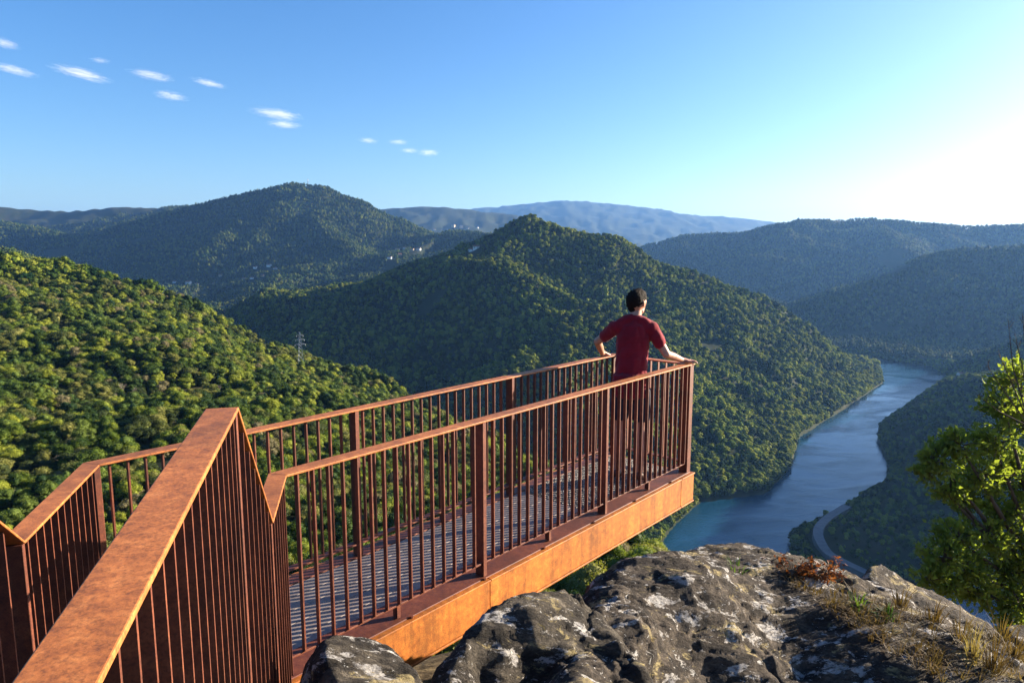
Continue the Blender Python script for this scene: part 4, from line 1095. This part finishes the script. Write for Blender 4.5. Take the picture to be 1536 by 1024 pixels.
# mast on the big hill
mp, md_ = hit(462, 279, 1500); mt = at(463, 268, md_)
mst = tag(empty('radio_mast', (mp[0], mp[1], mp[2])), 'thin radio mast on the summit of the big hill', 'mast')
mb = MB(); hh = float(mt[2]-mp[2]); mb.tube([(0, 0, -2), (0, 0, hh*.6), (0, 0, hh)], [1.0, .8, .5], 6); mb.build('mast_pole', M['roof_slate'], mst)
mb = MB(); mb.tube([(0, 0, hh*.72), (0, 0, hh*.82)], 1.6, 8); mb.build('antenna_drum', M['galv'], mst)
# valley road
M['asphalt'] = simple('old_asphalt', (.115, .115, .12), .85, .2, .3)
mb = MB(); cp = ROAD.copy()
fine = []
for i in range(len(cp)-1):
    p0, p1, p2, p3 = cp[max(i-1, 0)], cp[i], cp[i+1], cp[min(i+2, len(cp)-1)]
    for k in range(6):
        t = k/6; fine.append(.5*((2*p1)+(-p0+p2)*t+(2*p0-5*p1+4*p2-p3)*t*t+(-p0+3*p1-3*p2+p3)*t**3))
fine.append(cp[-1]); fine = np.array(fine)
tg = np.gradient(fine[:, :2], axis=0); tg /= np.linalg.norm(tg, axis=1)[:, None]+1e-9; nn = np.stack([-tg[:, 1], tg[:, 0]], 1)
hz = H(fine[:, 0], fine[:, 1])
for o_ in (-5, 5): hz = np.maximum(hz, H(fine[:, 0]+nn[:, 0]*o_, fine[:, 1]+nn[:, 1]*o_))
hz = np.convolve(np.pad(hz, 3, 'edge'), np.ones(7)/7, 'valid')+.6
vs = []
for p, n_, z in zip(fine, nn, hz):
    for o_, dz in ((-3.5, -5), (-3.1, 0), (3.1, 0), (3.5, -5)): vs.append((p[0]+n_[0]*o_, p[1]+n_[1]*o_, z+dz))
mb.add(vs, [(4*i+k, 4*i+k+1, 4*i+k+5, 4*i+k+4) for i in range(len(fine)-1) for k in range(3)])
tag(mb.build('road', M['asphalt']), kind='structure')
# clouds: thin streaks of cirrus, far above the haze
m = bpy.data.materials.new('cloud_vapour'); m.use_nodes = True; nt = m.node_tree; nt.nodes.clear()
out = nt.nodes.new('ShaderNodeOutputMaterial'); pv = nt.nodes.new('ShaderNodeVolumePrincipled'); nt.links.new(pv.outputs[0], out.inputs['Volume'])
pv.inputs['Color'].default_value = (1, 1, 1, 1); pv.inputs['Anisotropy'].default_value = .2
oc = coord(nt, 'Object')
lnn = N(nt, 'ShaderNodeVectorMath', operation='LENGTH'); nt.links.new(oc, lnn.inputs[0])
fall = ramp(nt, lnn.outputs['Value'], [(.0, g(.62)), (.6, g(.30)), (.98, g(0))])
oi = N(nt, 'ShaderNodeObjectInfo'); of = N(nt, 'ShaderNodeVectorMath', operation='MULTIPLY_ADD'); nt.links.new(oi.outputs['Location'], of.inputs[0]); of.inputs[1].default_value = (.003, .003, .003); nt.links.new(oc, of.inputs[2])
nz = noise(nt, mapped(nt, of.outputs[0], (1.5, 2.6, 3.0)), 1.7, 7, .72, 1.2)
ad1 = N(nt, 'ShaderNodeMath', operation='MULTIPLY_ADD'); nt.links.new(nz, ad1.inputs[0]); ad1.inputs[1].default_value = 3.4; ad1.inputs[2].default_value = -2.05
mu = N(nt, 'ShaderNodeMath', operation='ADD', use_clamp=True); nt.links.new(fall, mu.inputs[0]); nt.links.new(ad1.outputs[0], mu.inputs[1])
mu2 = N(nt, 'ShaderNodeMath', operation='MULTIPLY'); nt.links.new(mu.outputs[0], mu2.inputs[0]); mu2.inputs[1].default_value = .012
nt.links.new(mu2.outputs[0], pv.inputs['Density'])
M['cloud'] = m
CLOUDS = [(20, 105, 36, 7, 9, 'pale streak of cloud at the left edge of the sky, level with the longest streak'), (122, 111, 46, 8, 9, 'longest white streak of cloud high in the left of the sky'), (226, 113, 36, 7, 6, 'ragged speckled cloud right of the longest streak'),
          (256, 144, 28, 7, 6, 'small soft cloud below the ragged speckled one'), (314, 125, 30, 5, 9, 'faint thin wisp of cloud right of the ragged one'), (414, 171, 42, 8, 6, 'bright upper cloud of the pair above the big hill'), (426, 187, 30, 6, 3, 'bright lower cloud of the pair above the big hill'),
          (552, 211, 18, 4.5, 3, 'small cloud at the left of the low cluster'), (597, 213, 18, 4.5, 0, 'small cloud at the top of the low cluster'), (614, 226, 17, 4.5, 0, 'small cloud in the middle of the low cluster'), (643, 229, 20, 6, 0, 'small cloud at the right end of the low cluster'),
          (6, 65, 24, 8, 9, 'faint wisp of cloud in the upper left corner of the sky'), (150, 91, 16, 4, 0, 'tiny faint puff above the longest streak')]
iv, if_ = ico(3)
for k, (px, py, rx, ry, tilt, lb) in enumerate(CLOUDS):
    d = 15000.; c = at(px, py, d); s = d/F
    me = mesh_np('cloud', iv, if_); o = link('cloud', me, M['cloud'])
    a = math.atan2(c[0], c[1])
    o.location = c; o.rotation_euler = (0, rad(tilt), -a); o.scale = (rx*s*1.0, rx*s*.6, ry*s*1.1)
    tag(o, lb, 'cloud')
# haze
m = bpy.data.materials.new('valley_air'); m.use_nodes = True; nt = m.node_tree; nt.nodes.clear()
out = nt.nodes.new('ShaderNodeOutputMaterial'); pv = nt.nodes.new('ShaderNodeVolumePrincipled'); nt.links.new(pv.outputs[0], out.inputs['Volume'])
pv.inputs['Color'].default_value = (.22, .48, 1, 1); pv.inputs['Density'].default_value = 4.8e-5; pv.inputs['Anisotropy'].default_value = .3
M['air'] = m
zmax = float(Z_.max())+25; zmin = float(min(Z_.min(), -206))-1
mb = MB(); RX = 13200
mb.hexa([(-RX, -RX, zmin), (RX, -RX, zmin), (RX, RX, zmin), (-RX, RX, zmin), (-RX, -RX, zmax), (RX, -RX, zmax), (RX, RX, zmax), (-RX, RX, zmax)])
haze = tag(mb.build('haze', M['air']), kind='stuff')
print('ZMAX', zmax, 'PYL', PYL, PYL_D)
# ================================================================== LIGHT, SKY, CAMERA
w = bpy.data.worlds.new('World'); scene.world = w; w.use_nodes = True
nt = w.node_tree; bg = nt.nodes['Background']
sky = nt.nodes.new('ShaderNodeTexSky'); sky.sky_type = 'NISHITA'; sky.sun_disc = False
sky.sun_elevation = SUN_EL; sky.sun_rotation = SUN_AZ; sky.altitude = 400; sky.air_density = 1.0; sky.dust_density = 1.7; sky.ozone_density = 3.6
hs = nt.nodes.new('ShaderNodeHueSaturation'); hs.inputs['Saturation'].default_value = 1.2; hs.inputs['Hue'].default_value = .507
nt.links.new(sky.outputs[0], hs.inputs['Color']); nt.links.new(hs.outputs[0], bg.inputs[0]); bg.inputs[1].default_value = .060
l = bpy.data.lights.new('sun', 'SUN'); l.energy = 5; l.angle = rad(.5); l.color = (1, .87, .68)
lo = bpy.data.objects.new('sun', l); COL.objects.link(lo)
lo.rotation_euler = SUN.to_track_quat('Z', 'Y').to_euler()

cam = bpy.data.cameras.new('camera'); cam.lens = 24; cam.sensor_width = 36; cam.clip_start = .05; cam.clip_end = 60000
co = bpy.data.objects.new('camera', cam); COL.objects.link(co); co.rotation_euler = (PI/2-PITCH, 0, 0); scene.camera = co
scene.view_settings.view_transform = 'Standard'; scene.view_settings.look = 'None'; scene.view_settings.gamma = 1
scene.view_settings.exposure = 2.1
try:
    scene.cycles.use_denoising = True; scene.cycles.max_bounces = 6; scene.cycles.transparent_max_bounces = 8; scene.cycles.volume_bounces = 1
    scene.cycles.use_adaptive_sampling = True
except Exception as e: print(e)
